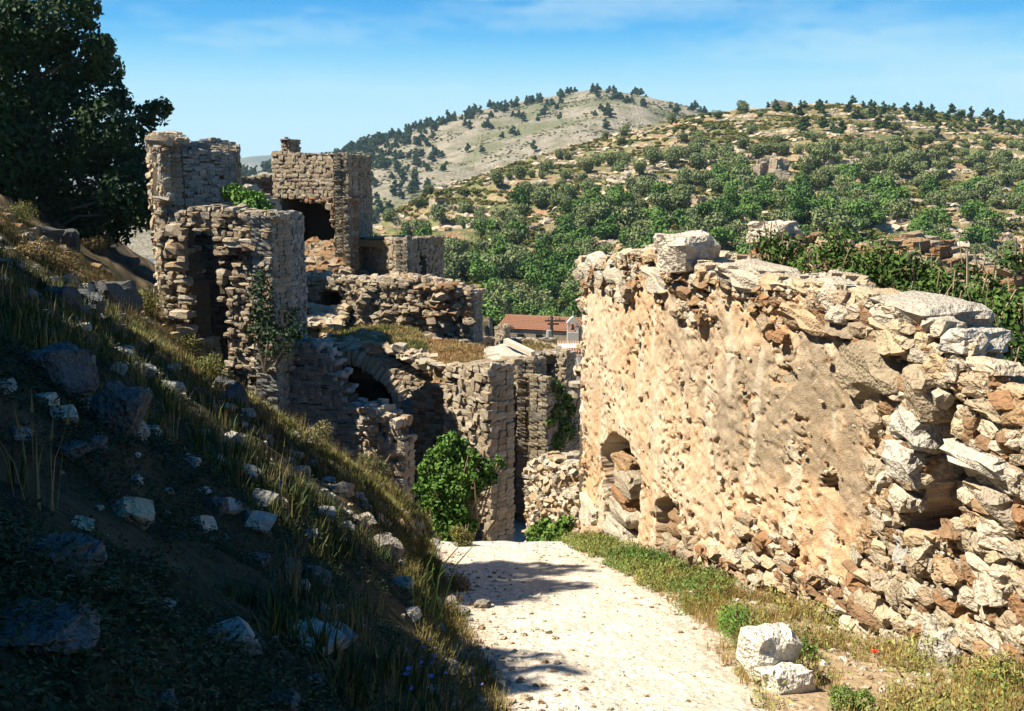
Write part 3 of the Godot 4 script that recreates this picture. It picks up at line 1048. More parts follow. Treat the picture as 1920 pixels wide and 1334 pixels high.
func ruins() -> void:
	var dry := mat("dry roof earth", Color(0.27, 0.20, 0.10), 1.0, tex.stone, 1.6, tex.fine, 2.0)
	var straw := Color(0.30, 0.22, 0.095)
	var green := Color(0.12, 0.135, 0.04)

	# tall roofless house at the left
	var th := thing("ruined_house", "tall roofless stone house with a broken sunlit left edge, beside the dark tree", "ruin", W(330, 620, 27))
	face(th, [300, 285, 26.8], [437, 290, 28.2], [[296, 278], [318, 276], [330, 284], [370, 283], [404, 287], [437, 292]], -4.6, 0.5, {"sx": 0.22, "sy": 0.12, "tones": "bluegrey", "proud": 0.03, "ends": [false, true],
		"holes": [[[413, 322], [421, 322], [421, 336], [413, 336]], [[326, 640], [346, 452], [372, 440], [440, 440], [440, 700], [340, 700]]]})
	face(th, [281, 255, 29.0], [302, 258, 26.7], [[281, 256], [292, 254], [302, 262]], [[281, 480], [302, 650]], 0.5, {"sx": 0.30, "sy": 0.16, "tones": "pale", "proud": 0.16, "tilt": 0.2, "end_tones": "tan"})
	face(th, [318, 268, 30.2], [437, 274, 31.2], [[318, 262], [340, 262], [352, 272], [380, 268], [405, 264], [437, 274]], -2.0, 0.5, {"sx": 0.26, "sy": 0.14, "tones": "bluegrey"})
	face(th, [437, 290, 28.2], [444, 276, 31.2], [[437, 290], [440, 286], [444, 276]], -3.0, 0.5, {"sx": 0.26, "sy": 0.14, "tones": "grey"})
	# its broken lower corner, steps of stone running down beside the doorway
	face(th, [300, 420, 26.4], [362, 420, 25.9], [[298, 400], [314, 402], [318, 420], [330, 424], [333, 470], [345, 472], [348, 520], [358, 530], [362, 640]], [[300, 600], [340, 660], [362, 700]], 0.6, {"sx": 0.26, "sy": 0.13, "tones": "tan", "proud": 0.14, "tilt": 0.14})
	for k in [[330, 432, 36, 22], [332, 466, 38, 24], [332, 500, 40, 16], [300, 263, 42, 18], [306, 372, 34, 8], [345, 528, 34, 10], [350, 560, 30, 12], [338, 590, 40, 14], [352, 618, 36, 14]]:
		var d := 25.6 if k[1] > 380 else 26.4
		lay(Transform3D(Basis.from_scale(Vector3(k[2] / F * d, k[3] / F * d, 0.4)), W(k[0], k[1], d)) * Transform3D(rnd_basis(0.08)), "pale")
	finish(th)

	# lower house in front of it with the arched gap
	th = thing("ruined_house", "low stone house with an arched dark gap, in front of the roofless house", "ruin", W(450, 660, 24.5))
	face(th, [336, 400, 25.3], [505, 405, 24.3], [[336, 402], [345, 396], [372, 394], [388, 388], [400, 398], [430, 394], [452, 401], [480, 402], [505, 408]], [[336, 690], [430, 700], [505, 700]], 0.6, {"sx": 0.24, "sy": 0.13, "tones": "tan", "proud": 0.11, "tilt": 0.1, "ends": [false, true], "end_tones": "grey",
		"holes": [[[425, 419], [432, 419], [432, 434], [425, 434]], [[336, 520], [342, 436], [352, 432], [385, 432], [398, 445], [408, 470], [415, 500], [417, 700], [336, 700]], [[421, 474], [470, 470], [472, 478], [440, 492], [429, 590], [429, 700], [417, 700], [417, 560]]]})
	face(th, [505, 405, 24.3], [564, 402, 26.6], [[505, 408], [530, 404], [550, 402], [564, 405]], -6.2, 0.5, {"sx": 0.20, "sy": 0.12, "tones": "bluegrey", "proud": 0.03, "holes": [[[533, 442], [538, 438], [540, 466], [534, 466]]]})
	face(th, [330, 420, 28.0], [470, 425, 27.4], [[330, 440], [390, 450], [470, 425]], -5.2, 0.5, {"sx": 0.26, "sy": 0.14, "tones": "grey", "holes": [[[428, 590], [434, 588], [434, 645], [428, 645]]]})
	for k in [[452, 456, 46, 16], [470, 462, 30, 14], [436, 452, 26, 12]]:
		lay(Transform3D(Basis.from_scale(Vector3(k[2] / F * 24.4, k[3] / F * 24.4, 0.5)), W(k[0], k[1], 24.5)), "pale")
	finish(th)

	# the tower house
	th = thing("tower_house", "square stone tower house with a chimney above a broken vault", "house", W(600, 510, 38))
	var ta := [513, 290, 38.6]
	var tb := [650, 291, 36.7]
	face(th, ta, tb, [[513, 289], [650, 291]], [[513, 378], [530, 374], [560, 371], [600, 374], [650, 376]], 0.5, {"sx": 0.26, "sy": 0.17, "tones": "tan", "proud": 0.035, "tilt": 0.03, "cap": 0.35, "core": "tan mortar"})
	face(th, [513, 290, 38.6], [650, 291, 36.65], [[513, 378], [530, 374], [560, 371], [600, 374], [650, 374]], [[513, 600], [650, 600]], 0.5, {"sx": 0.26, "sy": 0.16, "tones": "rust", "proud": 0.12, "tilt": 0.15, "cap": 0.6,
		"holes": [[[508, 384], [528, 376], [545, 372], [585, 378], [610, 386], [622, 396], [625, 420], [630, 430], [628, 462], [600, 470], [575, 482], [566, 600], [500, 600]]]})
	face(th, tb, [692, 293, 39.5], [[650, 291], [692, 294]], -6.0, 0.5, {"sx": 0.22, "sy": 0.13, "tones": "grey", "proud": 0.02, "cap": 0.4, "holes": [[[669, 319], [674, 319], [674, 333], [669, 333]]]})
	face(th, [650, 374, 36.4], [685, 374, 38.6], [[650, 374], [685, 374]], -6.0, 0.2, {"sx": 0.22, "sy": 0.13, "tones": "grey", "proud": 0.02, "cap": 0.4, "ends": [false, true]})
	face(th, [560, 291, 41.2], [513, 290, 38.6], [[560, 290], [513, 290]], -6.0, 0.5, {"sx": 0.0})
	face(th, [692, 293, 39.5], [560, 291, 41.2], [[692, 293], [560, 291]], -6.0, 0.5, {"sx": 0.0})
	dark_room(th, [514, 480, 38.6], [640, 480, 36.8], 3.0, -4.5, W(600, 372, 37.5).y)
	var roof := PackedVector3Array()
	prism(roof, [W(515, 292, 38.7), W(650, 293, 36.85), W(690, 295, 39.4), W(562, 293, 41.0)], -0.3)
	put("roof", tri_mesh(roof), dry, th, th.transform.affine_inverse())
	scree(566, 655, 455, 512, 38.0, 36.0, 190, 0.34, "rust")
	# chimney: a shaft of small stones with a slab on top
	face(th, [530, 266, 39.0], [545, 266, 38.8], [[530, 264], [545, 264]], [[530, 292], [545, 292]], 0.3, {"sx": 0.13, "sy": 0.09, "tones": "tan", "part": "chimney", "cap": 0.0})
	lay(Transform3D(Basis.from_scale(Vector3(0.36, 0.06, 0.4)), W(537, 262, 38.9)), "grey")
	lay(Transform3D(Basis.from_scale(Vector3(0.12, 0.08, 0.12)), W(537, 259, 38.9)), "grey")
	finish(th)

	# a bit of wall between the tower and the roofless house
	th = thing("garden_wall", "low dark stone wall joining the tower to the roofless house", "wall", W(470, 360, 40))
	face(th, [420, 350, 40], [520, 340, 41], [[420, 345], [450, 338], [500, 334], [520, 332]], -3.0, 0.5, {"sx": 0.3, "sy": 0.16, "tones": "grey"})
	face(th, [440, 366, 34], [520, 380, 35], [[440, 362], [470, 352], [500, 368], [520, 376]], -3.0, 0.6, {"sx": 0.32, "sy": 0.18, "tones": "pale", "tilt": 0.2})
	finish(th, 120)

	# the low house right of the tower
	th = thing("low_house", "small flat-roofed stone house below the tower, half in its shadow", "house", W(760, 520, 38))
	face(th, [655, 445, 38.8], [763, 449, 35.6], [[655, 446], [700, 447], [763, 450]], -6.4, 0.2, {"sx": 0.26, "sy": 0.15, "tones": "tan", "proud": 0.04, "cap": 0.7, "core": "tan mortar"})
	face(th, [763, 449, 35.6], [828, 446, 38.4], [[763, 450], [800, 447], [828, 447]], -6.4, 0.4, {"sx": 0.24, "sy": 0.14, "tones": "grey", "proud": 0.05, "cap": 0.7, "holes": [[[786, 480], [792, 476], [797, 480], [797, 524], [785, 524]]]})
	dark_room(th, [767, 500, 35.9], [826, 500, 38.3], 1.4, -6.4, W(800, 466, 38.5).y)
	slab(th, "roof", W(763, 449, 35.6).y - 0.05, [[655, 446], [700, 443], [760, 441], [828, 444], [763, 450]], 0.3, dry)
	finish(th)

	# collapsed house below, with the earth roof and doorway
	th = thing("collapsed_house", "collapsed stone house with an earth roof strip and a small dark doorway", "ruin", W(700, 620, 34))
	face(th, [566, 525, 35.0], [885, 548, 32.6], [[566, 520], [600, 524], [650, 528], [700, 527], [740, 522], [790, 527], [830, 536], [862, 545], [885, 552]], [[566, 632], [885, 645]], 0.7, {"sx": 0.24, "sy": 0.14, "tones": "tan", "proud": 0.16, "tilt": 0.18, "cap": 1.4, "cap_tones": "pale",
		"holes": [[[596, 548], [606, 542], [630, 542], [640, 552], [640, 605], [598, 605]]]})
	dark_room(th, [586, 560, 34.9], [650, 560, 34.4], 2.0, W(620, 606, 34.6).y, W(620, 540, 34.6).y)
	var rp := slab(th, "roof", W(700, 520, 36).y, [[606, 526], [628, 515], [700, 512], [752, 514], [742, 526], [690, 529]], 0.4, dry)
	edge_stones(rp, W(700, 520, 36).y, 0.28, "pale")
	# bulging fallen stones on its face
	for i in 420:
		var px := R.randf_range(655, 882)
		var py := R.randf_range(535, 640)
		if N1.get_noise_2d(px * 1.6, py * 1.6) < -0.05:
			continue
		var d := lerpf(35.0, 32.6, (px - 566) / 319.0) - R.randf_range(0.1, 0.5) * (0.4 + N1.get_noise_2d(px * 1.6, py * 1.6))
		var r := R.randf_range(0.14, 0.36)
		lay(Transform3D(Basis.from_scale(Vector3(r, r * 0.6, r * 0.8)) * rnd_basis(0.5), W(px, py, d)), "rust" if px > 780 and py < 600 else "tan")
	scree(580, 650, 575, 612, 34.2, 33.0, 70, 0.26, "pale")
	scree(560, 640, 596, 612, 33.5, 32.5, 60, 0.24, "pale")
	finish(th)

	# the vaulted house with the broken arch
	th = thing("vaulted_house", "broken barrel-vaulted stone house with dry grass growing on its roof", "ruin", W(720, 760, 27))
	face(th, [590, 640, 29.6], [852, 735, 27.3], [[590, 640], [625, 646], [655, 654], [700, 676], [745, 700], [790, 722], [830, 730], [852, 728]], [[590, 900], [852, 900]], 0.6, {"sx": 0.22, "sy": 0.13, "tones": "tan", "proud": 0.06, "tilt": 0.08, "cap": 0.5, "cap_tones": "pale",
		"holes": [[[585, 700], [640, 672], [672, 674], [700, 690], [728, 712], [750, 738], [764, 762], [772, 790], [776, 840], [770, 900], [585, 900]]]})
	dark_room(th, [598, 760, 29.5], [790, 760, 27.9], 2.6, -7.6, W(690, 716, 28.8).y)
	# ring of vault stones round the arch
	var arc := [[640, 668], [672, 672], [700, 687], [728, 709], [750, 735], [764, 759], [773, 788], [777, 815]]
	for i in arc.size() - 1:
		for k in 3:
			var f := (k + 0.5) / 3.0
			var px := lerpf(arc[i][0], arc[i + 1][0], f)
			var py := lerpf(arc[i][1], arc[i + 1][1], f)
			var d := lerpf(29.6, 27.3, (px - 590) / 262.0)
			for z in 3:
				var p := W(px, py, d - 0.12 + z * 0.28)
				var ang := atan2(-(arc[i + 1][1] - arc[i][1]), arc[i + 1][0] - arc[i][0])
				lay(Transform3D(Basis(Vector3.BACK, ang) * Basis.from_scale(Vector3(0.17, 0.42, 0.3)) * rnd_basis(0.08), p), "pale")
				heap[-1][4] += 0.01
	# the lit bit of plastered inner wall with its little niche
	face(th, [742, 770, 27.9], [800, 770, 27.2], [[742, 745], [752, 762], [770, 750], [800, 745]], [[742, 800], [756, 808], [760, 818], [772, 818], [776, 806], [800, 800]], 0.3, {"sx": 0.2, "sy": 0.16, "tones": "white", "proud": 0.03, "part": "inner_wall", "core": "tan mortar", "holes": [[[752, 758], [758, 756], [760, 784], [753, 784]]]})
	# shaded wall in front, sloping up from the left, and its ragged continuation
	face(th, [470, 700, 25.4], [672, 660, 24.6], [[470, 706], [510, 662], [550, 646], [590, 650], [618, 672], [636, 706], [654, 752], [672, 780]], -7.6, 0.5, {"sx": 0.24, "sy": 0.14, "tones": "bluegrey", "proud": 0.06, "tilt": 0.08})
	face(th, [655, 720, 24.7], [752, 760, 24.0], [[655, 792], [680, 768], [704, 768], [712, 782], [730, 790], [742, 808], [752, 832]], -8.0, 0.5, {"sx": 0.26, "sy": 0.15, "tones": "pale", "proud": 0.12, "tilt": 0.15, "cap": 1.3})
	face(th, [776, 740, 27.0], [850, 740, 26.5], [[776, 738], [800, 726], [850, 733]], -8.6, 0.6, {"sx": 0.24, "sy": 0.13, "tones": "rust", "proud": 0.04})
	# terraced roofs of dry grass
	var y1 := W(700, 652, 29.7).y
	var p1 := slab(th, "roof", y1, [[596, 622], [640, 612], [700, 612], [775, 620], [800, 640], [800, 656], [762, 662], [700, 650], [630, 638]], 0.25, dry)
	grass_patch(th, p1, y1, 2600, straw, green, 0.16)
	edge_stones(p1, y1 - 0.03, 0.26, "pale", 5, 9)
	var y2 := W(840, 665, 29).y
	var p2 := slab(th, "roof", y2, [[776, 640], [850, 642], [905, 655], [918, 684], [850, 688], [815, 684], [800, 660]], 0.6, dry)
	grass_patch(th, p2, y2, 2200, Color(0.33, 0.205, 0.09), straw, 0.13)
	edge_stones(p2, y2, 0.26, "pale", 3, 7)
	# the back of the vault: a curved sheet of earth and stones over the arch
	var ext := [[622, 648], [655, 654], [700, 676], [745, 700], [790, 722], [830, 731], [850, 738]]
	var vs := PackedVector3Array()
	var gx := []
	var gc := []
	for i in ext.size() - 1:
		var da := lerpf(29.55, 27.3, (ext[i][0] - 590) / 262.0)
		var db := lerpf(29.55, 27.3, (ext[i + 1][0] - 590) / 262.0)
		var pa := W(ext[i][0], ext[i][1], da)
		var pb := W(ext[i + 1][0], ext[i + 1][1], db)
		var back := Vector3(0.5, 0.12, -2.6)
		vs.append_array([pa, pb, pb + back, pa, pb + back, pa + back])
		for k in 130:
			var p := pa.lerp(pb, R.randf()) + back * R.randf()
			gx.append(th.transform.affine_inverse() * Transform3D(Basis(Vector3.UP, R.randf() * TAU).scaled(Vector3.ONE * R.randf_range(0.05, 0.12)), p))
			gc.append(straw.lerp(Color(0.24, 0.21, 0.13), R.randf()))
			if k < 26:
				var r := R.randf_range(0.08, 0.26)
				lay(Transform3D(Basis.from_scale(Vector3(r, r * 0.5, r * 0.8)) * rnd_basis(0.4), p), "pale")
	put("vault_back", tri_mesh(vs), dry, th, th.transform.affine_inverse())
	multi("vault_grass", tuft(0), leafmat("grass blade", Color(0.2, 0.2, 0.08)), gx, gc, th)
	for i in 90:
		var f := R.randf()
		var p := W(lerpf(690, 862, f) + R.randfn() * 8, lerpf(660, 735, f * f) - 8 + R.randfn() * 4, lerpf(28.9, 27.4, f))
		var r := R.randf_range(0.12, 0.36)
		lay(Transform3D(Basis.from_scale(Vector3(r, r * 0.6, r * 0.8)) * rnd_basis(0.4), p), "pale")
	finish(th)

	# retaining wall, with the steep shaded recess beyond it
	th = thing("retaining_wall", "tall coarse stone retaining wall under the orange grass roof, above the fig bush", "wall", W(880, 860, 25))
	face(th, [838, 690, 25.6], [919, 690, 24.2], [[838, 696], [850, 690], [880, 690], [919, 688]], -9.0, 0.7, {"sx": 0.27, "sy": 0.16, "tones": "tan", "proud": 0.1, "tilt": 0.12, "core": "mortar"})
	finish(th)

	# house with the pale cement roof
	th = thing("stone_house", "upright stone house with a pale cement roof and dark narrow window", "house", W(960, 860, 27))
	face(th, [912, 672, 28.4], [1001, 674, 27.2], [[912, 673], [1001, 675]], -9.5, 0.4, {"sx": 0.2, "sy": 0.12, "tones": "tan", "proud": 0.04, "cap": 0.5, "core": "tan mortar", "holes": [[[947, 738], [953, 733], [960, 735], [961, 770], [948, 770]]]})
	face(th, [1001, 674, 27.2], [1012, 660, 30.5], [[1001, 675], [1012, 662]], -9.5, 0.4, {"sx": 0.22, "sy": 0.13, "tones": "grey", "proud": 0.03, "cap": 0.4})
	face(th, [1001, 700, 27.4], [1027, 700, 28.4], [[1001, 684], [1010, 690], [1018, 712], [1027, 720]], -9.5, 0.5, {"sx": 0.22, "sy": 0.13, "tones": "grey", "proud": 0.04})
	dark_room(th, [916, 760, 28.3], [998, 760, 27.3], 2.2, -9.5, W(950, 704, 28).y)
	var cem := mat("cement", Color(0.46, 0.42, 0.35), 0.9, tex.stone, 1.2, tex.fine, 0.8)
	slab(th, "roof", W(960, 664, 28.5).y, [[904, 656], [950, 643], [1004, 672], [914, 674]], 0.25, cem)
	var wl := PackedVector3Array()
	prism(wl, [W(944, 645, 29.6), W(952, 643, 29.6), W(1004, 668, 27.6), W(996, 670, 27.6)], 0.14)
	put("parapet", tri_mesh(wl), cem, th, th.transform.affine_inverse())
	for i in 60:
		lay(Transform3D(Basis.from_scale(Vector3(0.26, 0.15, 0.22) * R.randf_range(0.6, 1.3)) * rnd_basis(0.4), W(R.randf_range(905, 935), R.randf_range(690, 780), 27.6)), "pale")
	finish(th)

	th = thing("stone_house", "stone house with a dry grass roof, between the cement roof and the chapel", "house", W(1020, 720, 31))
	face(th, [975, 662, 32.2], [1061, 664, 31.0], [[975, 664], [1000, 662], [1061, 664]], -9.5, 0.4, {"sx": 0.24, "sy": 0.14, "tones": "tan", "proud": 0.05, "cap": 0.8})
	var y4 := W(1000, 652, 32.5).y
	var p4 := slab(th, "roof", y4, [[945, 642], [1000, 639], [1030, 645], [1062, 664], [985, 666]], 0.3, dry)
	edge_stones(p4, y4, 0.24, "pale")
	grass_patch(th, p4, y4, 900, Color(0.26, 0.19, 0.085), Color(0.2, 0.17, 0.07), 0.1)
	finish(th, 250)

	# ivy covered house at the foot, its pillar and the little lit roof
	th = thing("ivy_house", "shaded stone house hung with ivy beside the big plastered wall", "house", W(1050, 800, 27))
	face(th, [1024, 705, 26.6], [1100, 740, 29.0], [[1024, 708], [1040, 715], [1062, 742], [1100, 748]], -9.5, 0.5, {"sx": 0.24, "sy": 0.14, "tones": "grey", "proud": 0.04})
	var v := PackedVector3Array()
	var c := PackedColorArray()
	var blobs := []
	for k in [[1034, 722, 14], [1044, 735, 18], [1056, 752, 18], [1066, 770, 16], [1040, 770, 20], [1052, 800, 22], [1040, 830, 20], [1068, 810, 16], [1030, 790, 14], [1030, 850, 14]]:
		blobs.append([W(k[0], k[1], lerpf(26.6, 29.0, (k[0] - 1024.0) / 76.0) - 0.1), k[2] / F * 27.0])
	leaves(v, c, blobs, 2600, 0.06, Color(0.03, 0.06, 0.015), Color(0.10, 0.15, 0.03), 0.3)
	put("ivy", tri_mesh(v, c), leafmat("broad leaf"), th, th.transform.affine_inverse()).set_meta("kind", "stuff")
	var ch := PackedVector3Array()
	tube(ch, [W(1082, 745, 28), W(1082, 724, 28)], 0.16, 0.16, 10)
	tube(ch, [W(1082, 724, 28), W(1082, 717, 28)], 0.24, 0.24, 10)
	put("chimney", tri_mesh(ch), mat("limewash", Color(0.42, 0.37, 0.29), 0.95, tex.stone, 1.5, tex.fine, 1.0), th, th.transform.affine_inverse())
	finish(th, 200)

	th = thing("roadside_wall", "low sunlit plastered rubble wall end beyond the path crest, left of the big wall", "wall", W(1040, 970, 18))
	face(th, [993, 870, 19.4], [1100, 872, 16.6], [[993, 870], [1010, 868], [1030, 858], [1042, 866], [1052, 882], [1066, 870], [1100, 872]], -7.2, 0.6, {"sx": 0.16, "sy": 0.11, "tones": "pale", "proud": 0.12, "tilt": 0.3, "core": "tan mortar"})
	finish(th, 200)

	# plants on and by the ruins
	plant("fig_plant", "bright green fig growing behind the low house wall top, below the roofless house", [[455, 372, 20, 26.8], [440, 358, 14, 27], [480, 378, 20, 26.5], [425, 362, 12, 27], [500, 390, 12, 26.4], [465, 392, 18, 26.3]], 1500, 0.06, Color(0.07, 0.15, 0.03), Color(0.13, 0.22, 0.05), W(460, 420, 26.8))
	plant("cypress_bush", "dark narrow bush standing against the slit-window house", [[490, 520, 16, 24.0], [492, 550, 22, 23.9], [495, 585, 26, 23.8], [490, 620, 28, 23.8], [520, 640, 34, 23.6], [560, 620, 24, 23.8], [545, 590, 18, 24.1]], 1300, 0.05, Color(0.012, 0.03, 0.012), Color(0.03, 0.055, 0.02), W(495, 690, 23.9))
	plant("fig_bush", "leafy green fig bush at the bend where the path drops away", [[838, 838, 24, 17.0], [860, 850, 22, 17.0], [812, 860, 20, 17.2], [800, 880, 18, 17.2], [885, 862, 20, 17.0], [912, 880, 20, 17.0], [920, 898, 14, 17.0], [870, 885, 28, 16.8], [840, 880, 26, 16.9], [900, 905, 20, 16.9], [800, 905, 18, 17.1], [785, 920, 14, 17.2], [825, 915, 26, 16.8], [860, 920, 26, 16.7], [885, 925, 16, 16.9], [800, 945, 18, 16.9], [835, 950, 26, 16.7], [865, 960, 22, 16.6], [820, 980, 20, 16.7], [850, 990, 24, 16.6], [880, 985, 18, 16.6], [840, 1010, 18, 16.6], [800, 960, 12, 16.9], [848, 822, 12, 17.0], [872, 830, 10, 17.0]], 6500, 0.04, Color(0.03, 0.085, 0.014), Color(0.10, 0.17, 0.032), W(855, 1075, 16.9))
	plant("shrub", "small leafy shrub at the foot of the big wall's far end", [[1000, 1000, 16, 15.0], [1020, 990, 20, 14.9], [1045, 1000, 22, 14.6], [1060, 985, 18, 14.7], [1030, 1015, 18, 14.4], [1000, 1018, 14, 14.6]], 1500, 0.04, Color(0.05, 0.11, 0.02), Color(0.13, 0.19, 0.04), W(1030, 1030, 14.7))

func plant(called: String, label: String, spots: Array, n: int, size: float, ca: Color, cb: Color, root: Vector3, group := "") -> Node3D:
	var th := thing(called, label, "bush" if called != "fig_plant" else "plant", root, group)
	var v := PackedVector3Array()
	var c := PackedColorArray()
	var blobs := []
	var wood := PackedVector3Array()
	if called == "fig_bush":
		for i in 26:
			var s0: Array = spots[R.randi() % 24]
			var a := R.randf() * TAU
			spots.append([s0[0] + cos(a) * s0[2] * 1.5, s0[1] - absf(sin(a)) * s0[2] * 1.5, R.randf_range(5, 9), s0[3] + R.randf_range(-0.3, 0.3)])
	for s in spots:
		var p := W(s[0], s[1], s[3])
		blobs.append([p - root, s[2] / F * s[3]])
		branch_set(wood, Vector3(0, -0.1, 0), [p - root], 0.03)
	leaves(v, c, blobs, n, size, ca, cb, 0.35)
	put("foliage", tri_mesh(v, c), leafmat("broad leaf"), th)
	put("branch", tri_mesh(wood), mat("twig", Color(0.26, 0.20, 0.13)), th)
	return th

# ---------------------------------------------------------------- the valley: chapel, red roofs, pole
func tile_roof(th: Node3D, a: Vector3, b: Vector3, up: Vector3, rows: int) -> void:
	# a slope of round tiles running down from the ridge: a-b is the eave, up leads from eave to ridge
	var U := b - a
	var n := U.cross(up).normalized()
	if n.y < 0:
		n = -n
	var seg := 6
	var v := PackedVector3Array()
	var nu := rows * seg + 1
	for i in nu - 1:
		var f0 := float(i) / (nu - 1)
		var f1 := float(i + 1) / (nu - 1)
		var h0 := absf(sin(PI * rows * f0)) * 0.12
		var h1 := absf(sin(PI * rows * f1)) * 0.12
		for k in 10:
			var g0 := k / 10.0
			var g1 := (k + 1) / 10.0
			var l0 := n * 0.05
			v.append_array([a + U * f0 + up * g0 + n * h0 + l0, a + U * f1 + up * g0 + n * h1 + l0, a + U * f1 + up * g1 + n * h1, a + U * f0 + up * g0 + n * h0 + l0, a + U * f1 + up * g1 + n * h1, a + U * f0 + up * g1 + n * h0])
	put("roof", tri_mesh(v), mat("roof tile", Color(0.62, 0.34, 0.21), 0.9, tex.stone, 0.5, tex.grain, 2.0), th, th.transform.affine_inverse())

func valley() -> void:
	var th := thing("chapel", "long pale stone chapel with a red tiled roof and white bell gable", "chapel", W(1005, 645, 104))
	var inv := th.transform.affine_inverse()
	var stone := mat("chapel stone", Color(0.33, 0.285, 0.21), 0.95, tex.stone, 0.5, tex.grain, 6.0)
	var white := mat("whitewash", Color(0.6, 0.58, 0.54), 0.9)
	var a := W(929, 617, 104)
	var b := W(1082, 625, 101.3)
	var ra := W(941, 591, 107.5)
	var U := (b - a)
	U.y = 0
	var up := ra - a
	up -= U.normalized() * up.dot(U.normalized())
	b = a + U
	tile_roof(th, a, b, up, 34)
	var N := U.cross(Vector3.UP).normalized()
	var back := Vector3(up.x, 0, up.z) * 2.0
	tile_roof(th, b + back, a + back, Vector3(-up.x, up.y, -up.z), 34)
	var wv := PackedVector3Array()
	prism(wv, [a - Vector3(0, 5, 0) - N * 0.12, b - Vector3(0, 5, 0) - N * 0.12, b - Vector3(0, 5, 0) + back + N * 0.4, a - Vector3(0, 5, 0) + back + N * 0.4], 5.0)
	for e in [a + U.normalized() * 0.02, b - U.normalized() * 0.42]:
		var g := PackedVector3Array()
		var w: Vector3 = U.normalized() * 0.4
		var t := up - N * 0.0 - Vector3(0, 0.06, 0)
		wv.append_array([e, e + back, e + t, e + w, e + t + w, e + back + w, e, e + t, e + t + w, e, e + t + w, e + w])
	put("wall", tri_mesh(wv), stone, th, inv)
	# window slits in the long wall
	for px in [975.0, 1010.0]:
		var p := W(px, 634, 103.2)
		var wn := PackedVector3Array()
		box(wn, p + Vector3(-0.3, -0.6, -0.6), p + Vector3(0.3, 0.5, 0.9))
		put("window", tri_mesh(wn), mat("dark opening", Color(0.02, 0.02, 0.02)), th, inv)
	# bell gable: two piers, a cap, a bell
	var bg := PackedVector3Array()
	var c := W(1074, 628, 100)
	box(bg, c + Vector3(-0.55, -1.0, -0.4), c + Vector3(0.55, 0.3, 0.4))
	box(bg, c + Vector3(-0.55, 0.302, -0.25), c + Vector3(-0.3, 1.2, 0.25))
	box(bg, c + Vector3(0.3, 0.302, -0.25), c + Vector3(0.55, 1.2, 0.25))
	prism(bg, [c + Vector3(-0.62, 1.202, 0.3), c + Vector3(0.62, 1.202, 0.3), c + Vector3(0.08, 1.8, 0.3), c + Vector3(-0.08, 1.8, 0.3)], 0.0, Vector3(0, 0, -0.6))
	box(bg, c + Vector3(-0.05, 1.75, -0.05), c + Vector3(0.05, 2.3, 0.05))
	put("bell_gable", tri_mesh(bg), mat("old limewash", Color(0.46, 0.43, 0.37), 0.95), th, inv)
	var bell := PackedVector3Array()
	tube(bell, [c + Vector3(0, 0.5, 0), c + Vector3(0, 0.65, 0), c + Vector3(0, 1.0, 0)], 0.2, 0.1, 10)
	put("bell", tri_mesh(bell), mat("bronze", Color(0.12, 0.10, 0.06), 0.5), th, inv)

	# gatepost like pier and small wall before the chapel
	th = thing("stone_pier", "stubby broken stone pier in front of the chapel's left end", "pier", W(937, 650, 60))
	face(th, [930, 620, 60], [945, 620, 59.5], [[930, 616], [938, 610], [945, 616]], -11.0, 0.5, {"sx": 0.28, "sy": 0.18, "tones": "tan"})
	finish(th, 40)
	th = thing("garden_wall", "low pale stone wall running left from the broken pier", "wall", W(905, 645, 61))
	face(th, [885, 640, 60], [1040, 638, 62], [[885, 635], [930, 637], [1040, 640]], -12.0, 0.5, {"sx": 0.4, "sy": 0.22, "tones": "tan"})
	finish(th, 40)

	th = thing("red_roof_house", "low white house with a red tiled roof beside the big wall's edge", "house", W(1075, 690, 76))
	inv = th.transform.affine_inverse()
	var a2 := W(1040, 664, 76)
	var b2 := W(1128, 664, 76)
	tile_roof(th, a2, b2, W(1040, 642, 79) - a2, 18)
	var w2 := PackedVector3Array()
	prism(w2, [a2 + Vector3(0.2, -4, -0.3), b2 + Vector3(-0.2, -4, -0.3), b2 + Vector3(-0.2, -4, -5), a2 + Vector3(0.2, -4, -5)], 3.96)
	put("wall", tri_mesh(w2), white, th, inv)

	th = thing("utility_pole", "wooden electricity pole with crossarms in front of the chapel", "pole", W(1034, 662, 66))
	inv = th.transform.affine_inverse()
	var pole := PackedVector3Array()
	tube(pole, [W(1034, 668, 66), W(1034, 592, 66)], 0.15, 0.11, 8)
	put("post", tri_mesh(pole), mat("pole wood", Color(0.10, 0.075, 0.05)), th, inv)
	for k in [[602, 24], [608, 12]]:
		var arm := PackedVector3Array()
		var p := W(1036, k[0], 65.8)
		box(arm, p + Vector3(-k[1] * 0.017 - 0.1, -0.05, -0.06), p + Vector3(k[1] * 0.034, 0.07, 0.06))
		put("crossarm", tri_mesh(arm), mat("pole wood", Color(0.1, 0.075, 0.05)), th, inv)
	for px in [1028.0, 1033.0, 1042.0, 1049.0]:
		var ins := PackedVector3Array()
		tube(ins, [W(px, 601, 65.8), W(px, 596, 65.8)], 0.06, 0.04, 6)
		put("insulator", tri_mesh(ins), mat("insulator", Color(0.16, 0.13, 0.10), 0.4), th, inv)
	var tr := PackedVector3Array()
	tube(tr, [W(1029, 632, 65.6), W(1029, 620, 65.6)], 0.17, 0.17, 10)
	put("transformer", tri_mesh(tr), mat("grey paint", Color(0.25, 0.26, 0.26), 0.6), th, inv)
	th = thing("flagpole", "thin leaning white pole by the red-roofed house", "pole", W(1086, 690, 60))
	var fp := PackedVector3Array()
	tube(fp, [W(1088, 700, 60), W(1082, 672, 60)], 0.05, 0.03, 6)
	put("post", tri_mesh(fp), white, th, th.transform.affine_inverse())

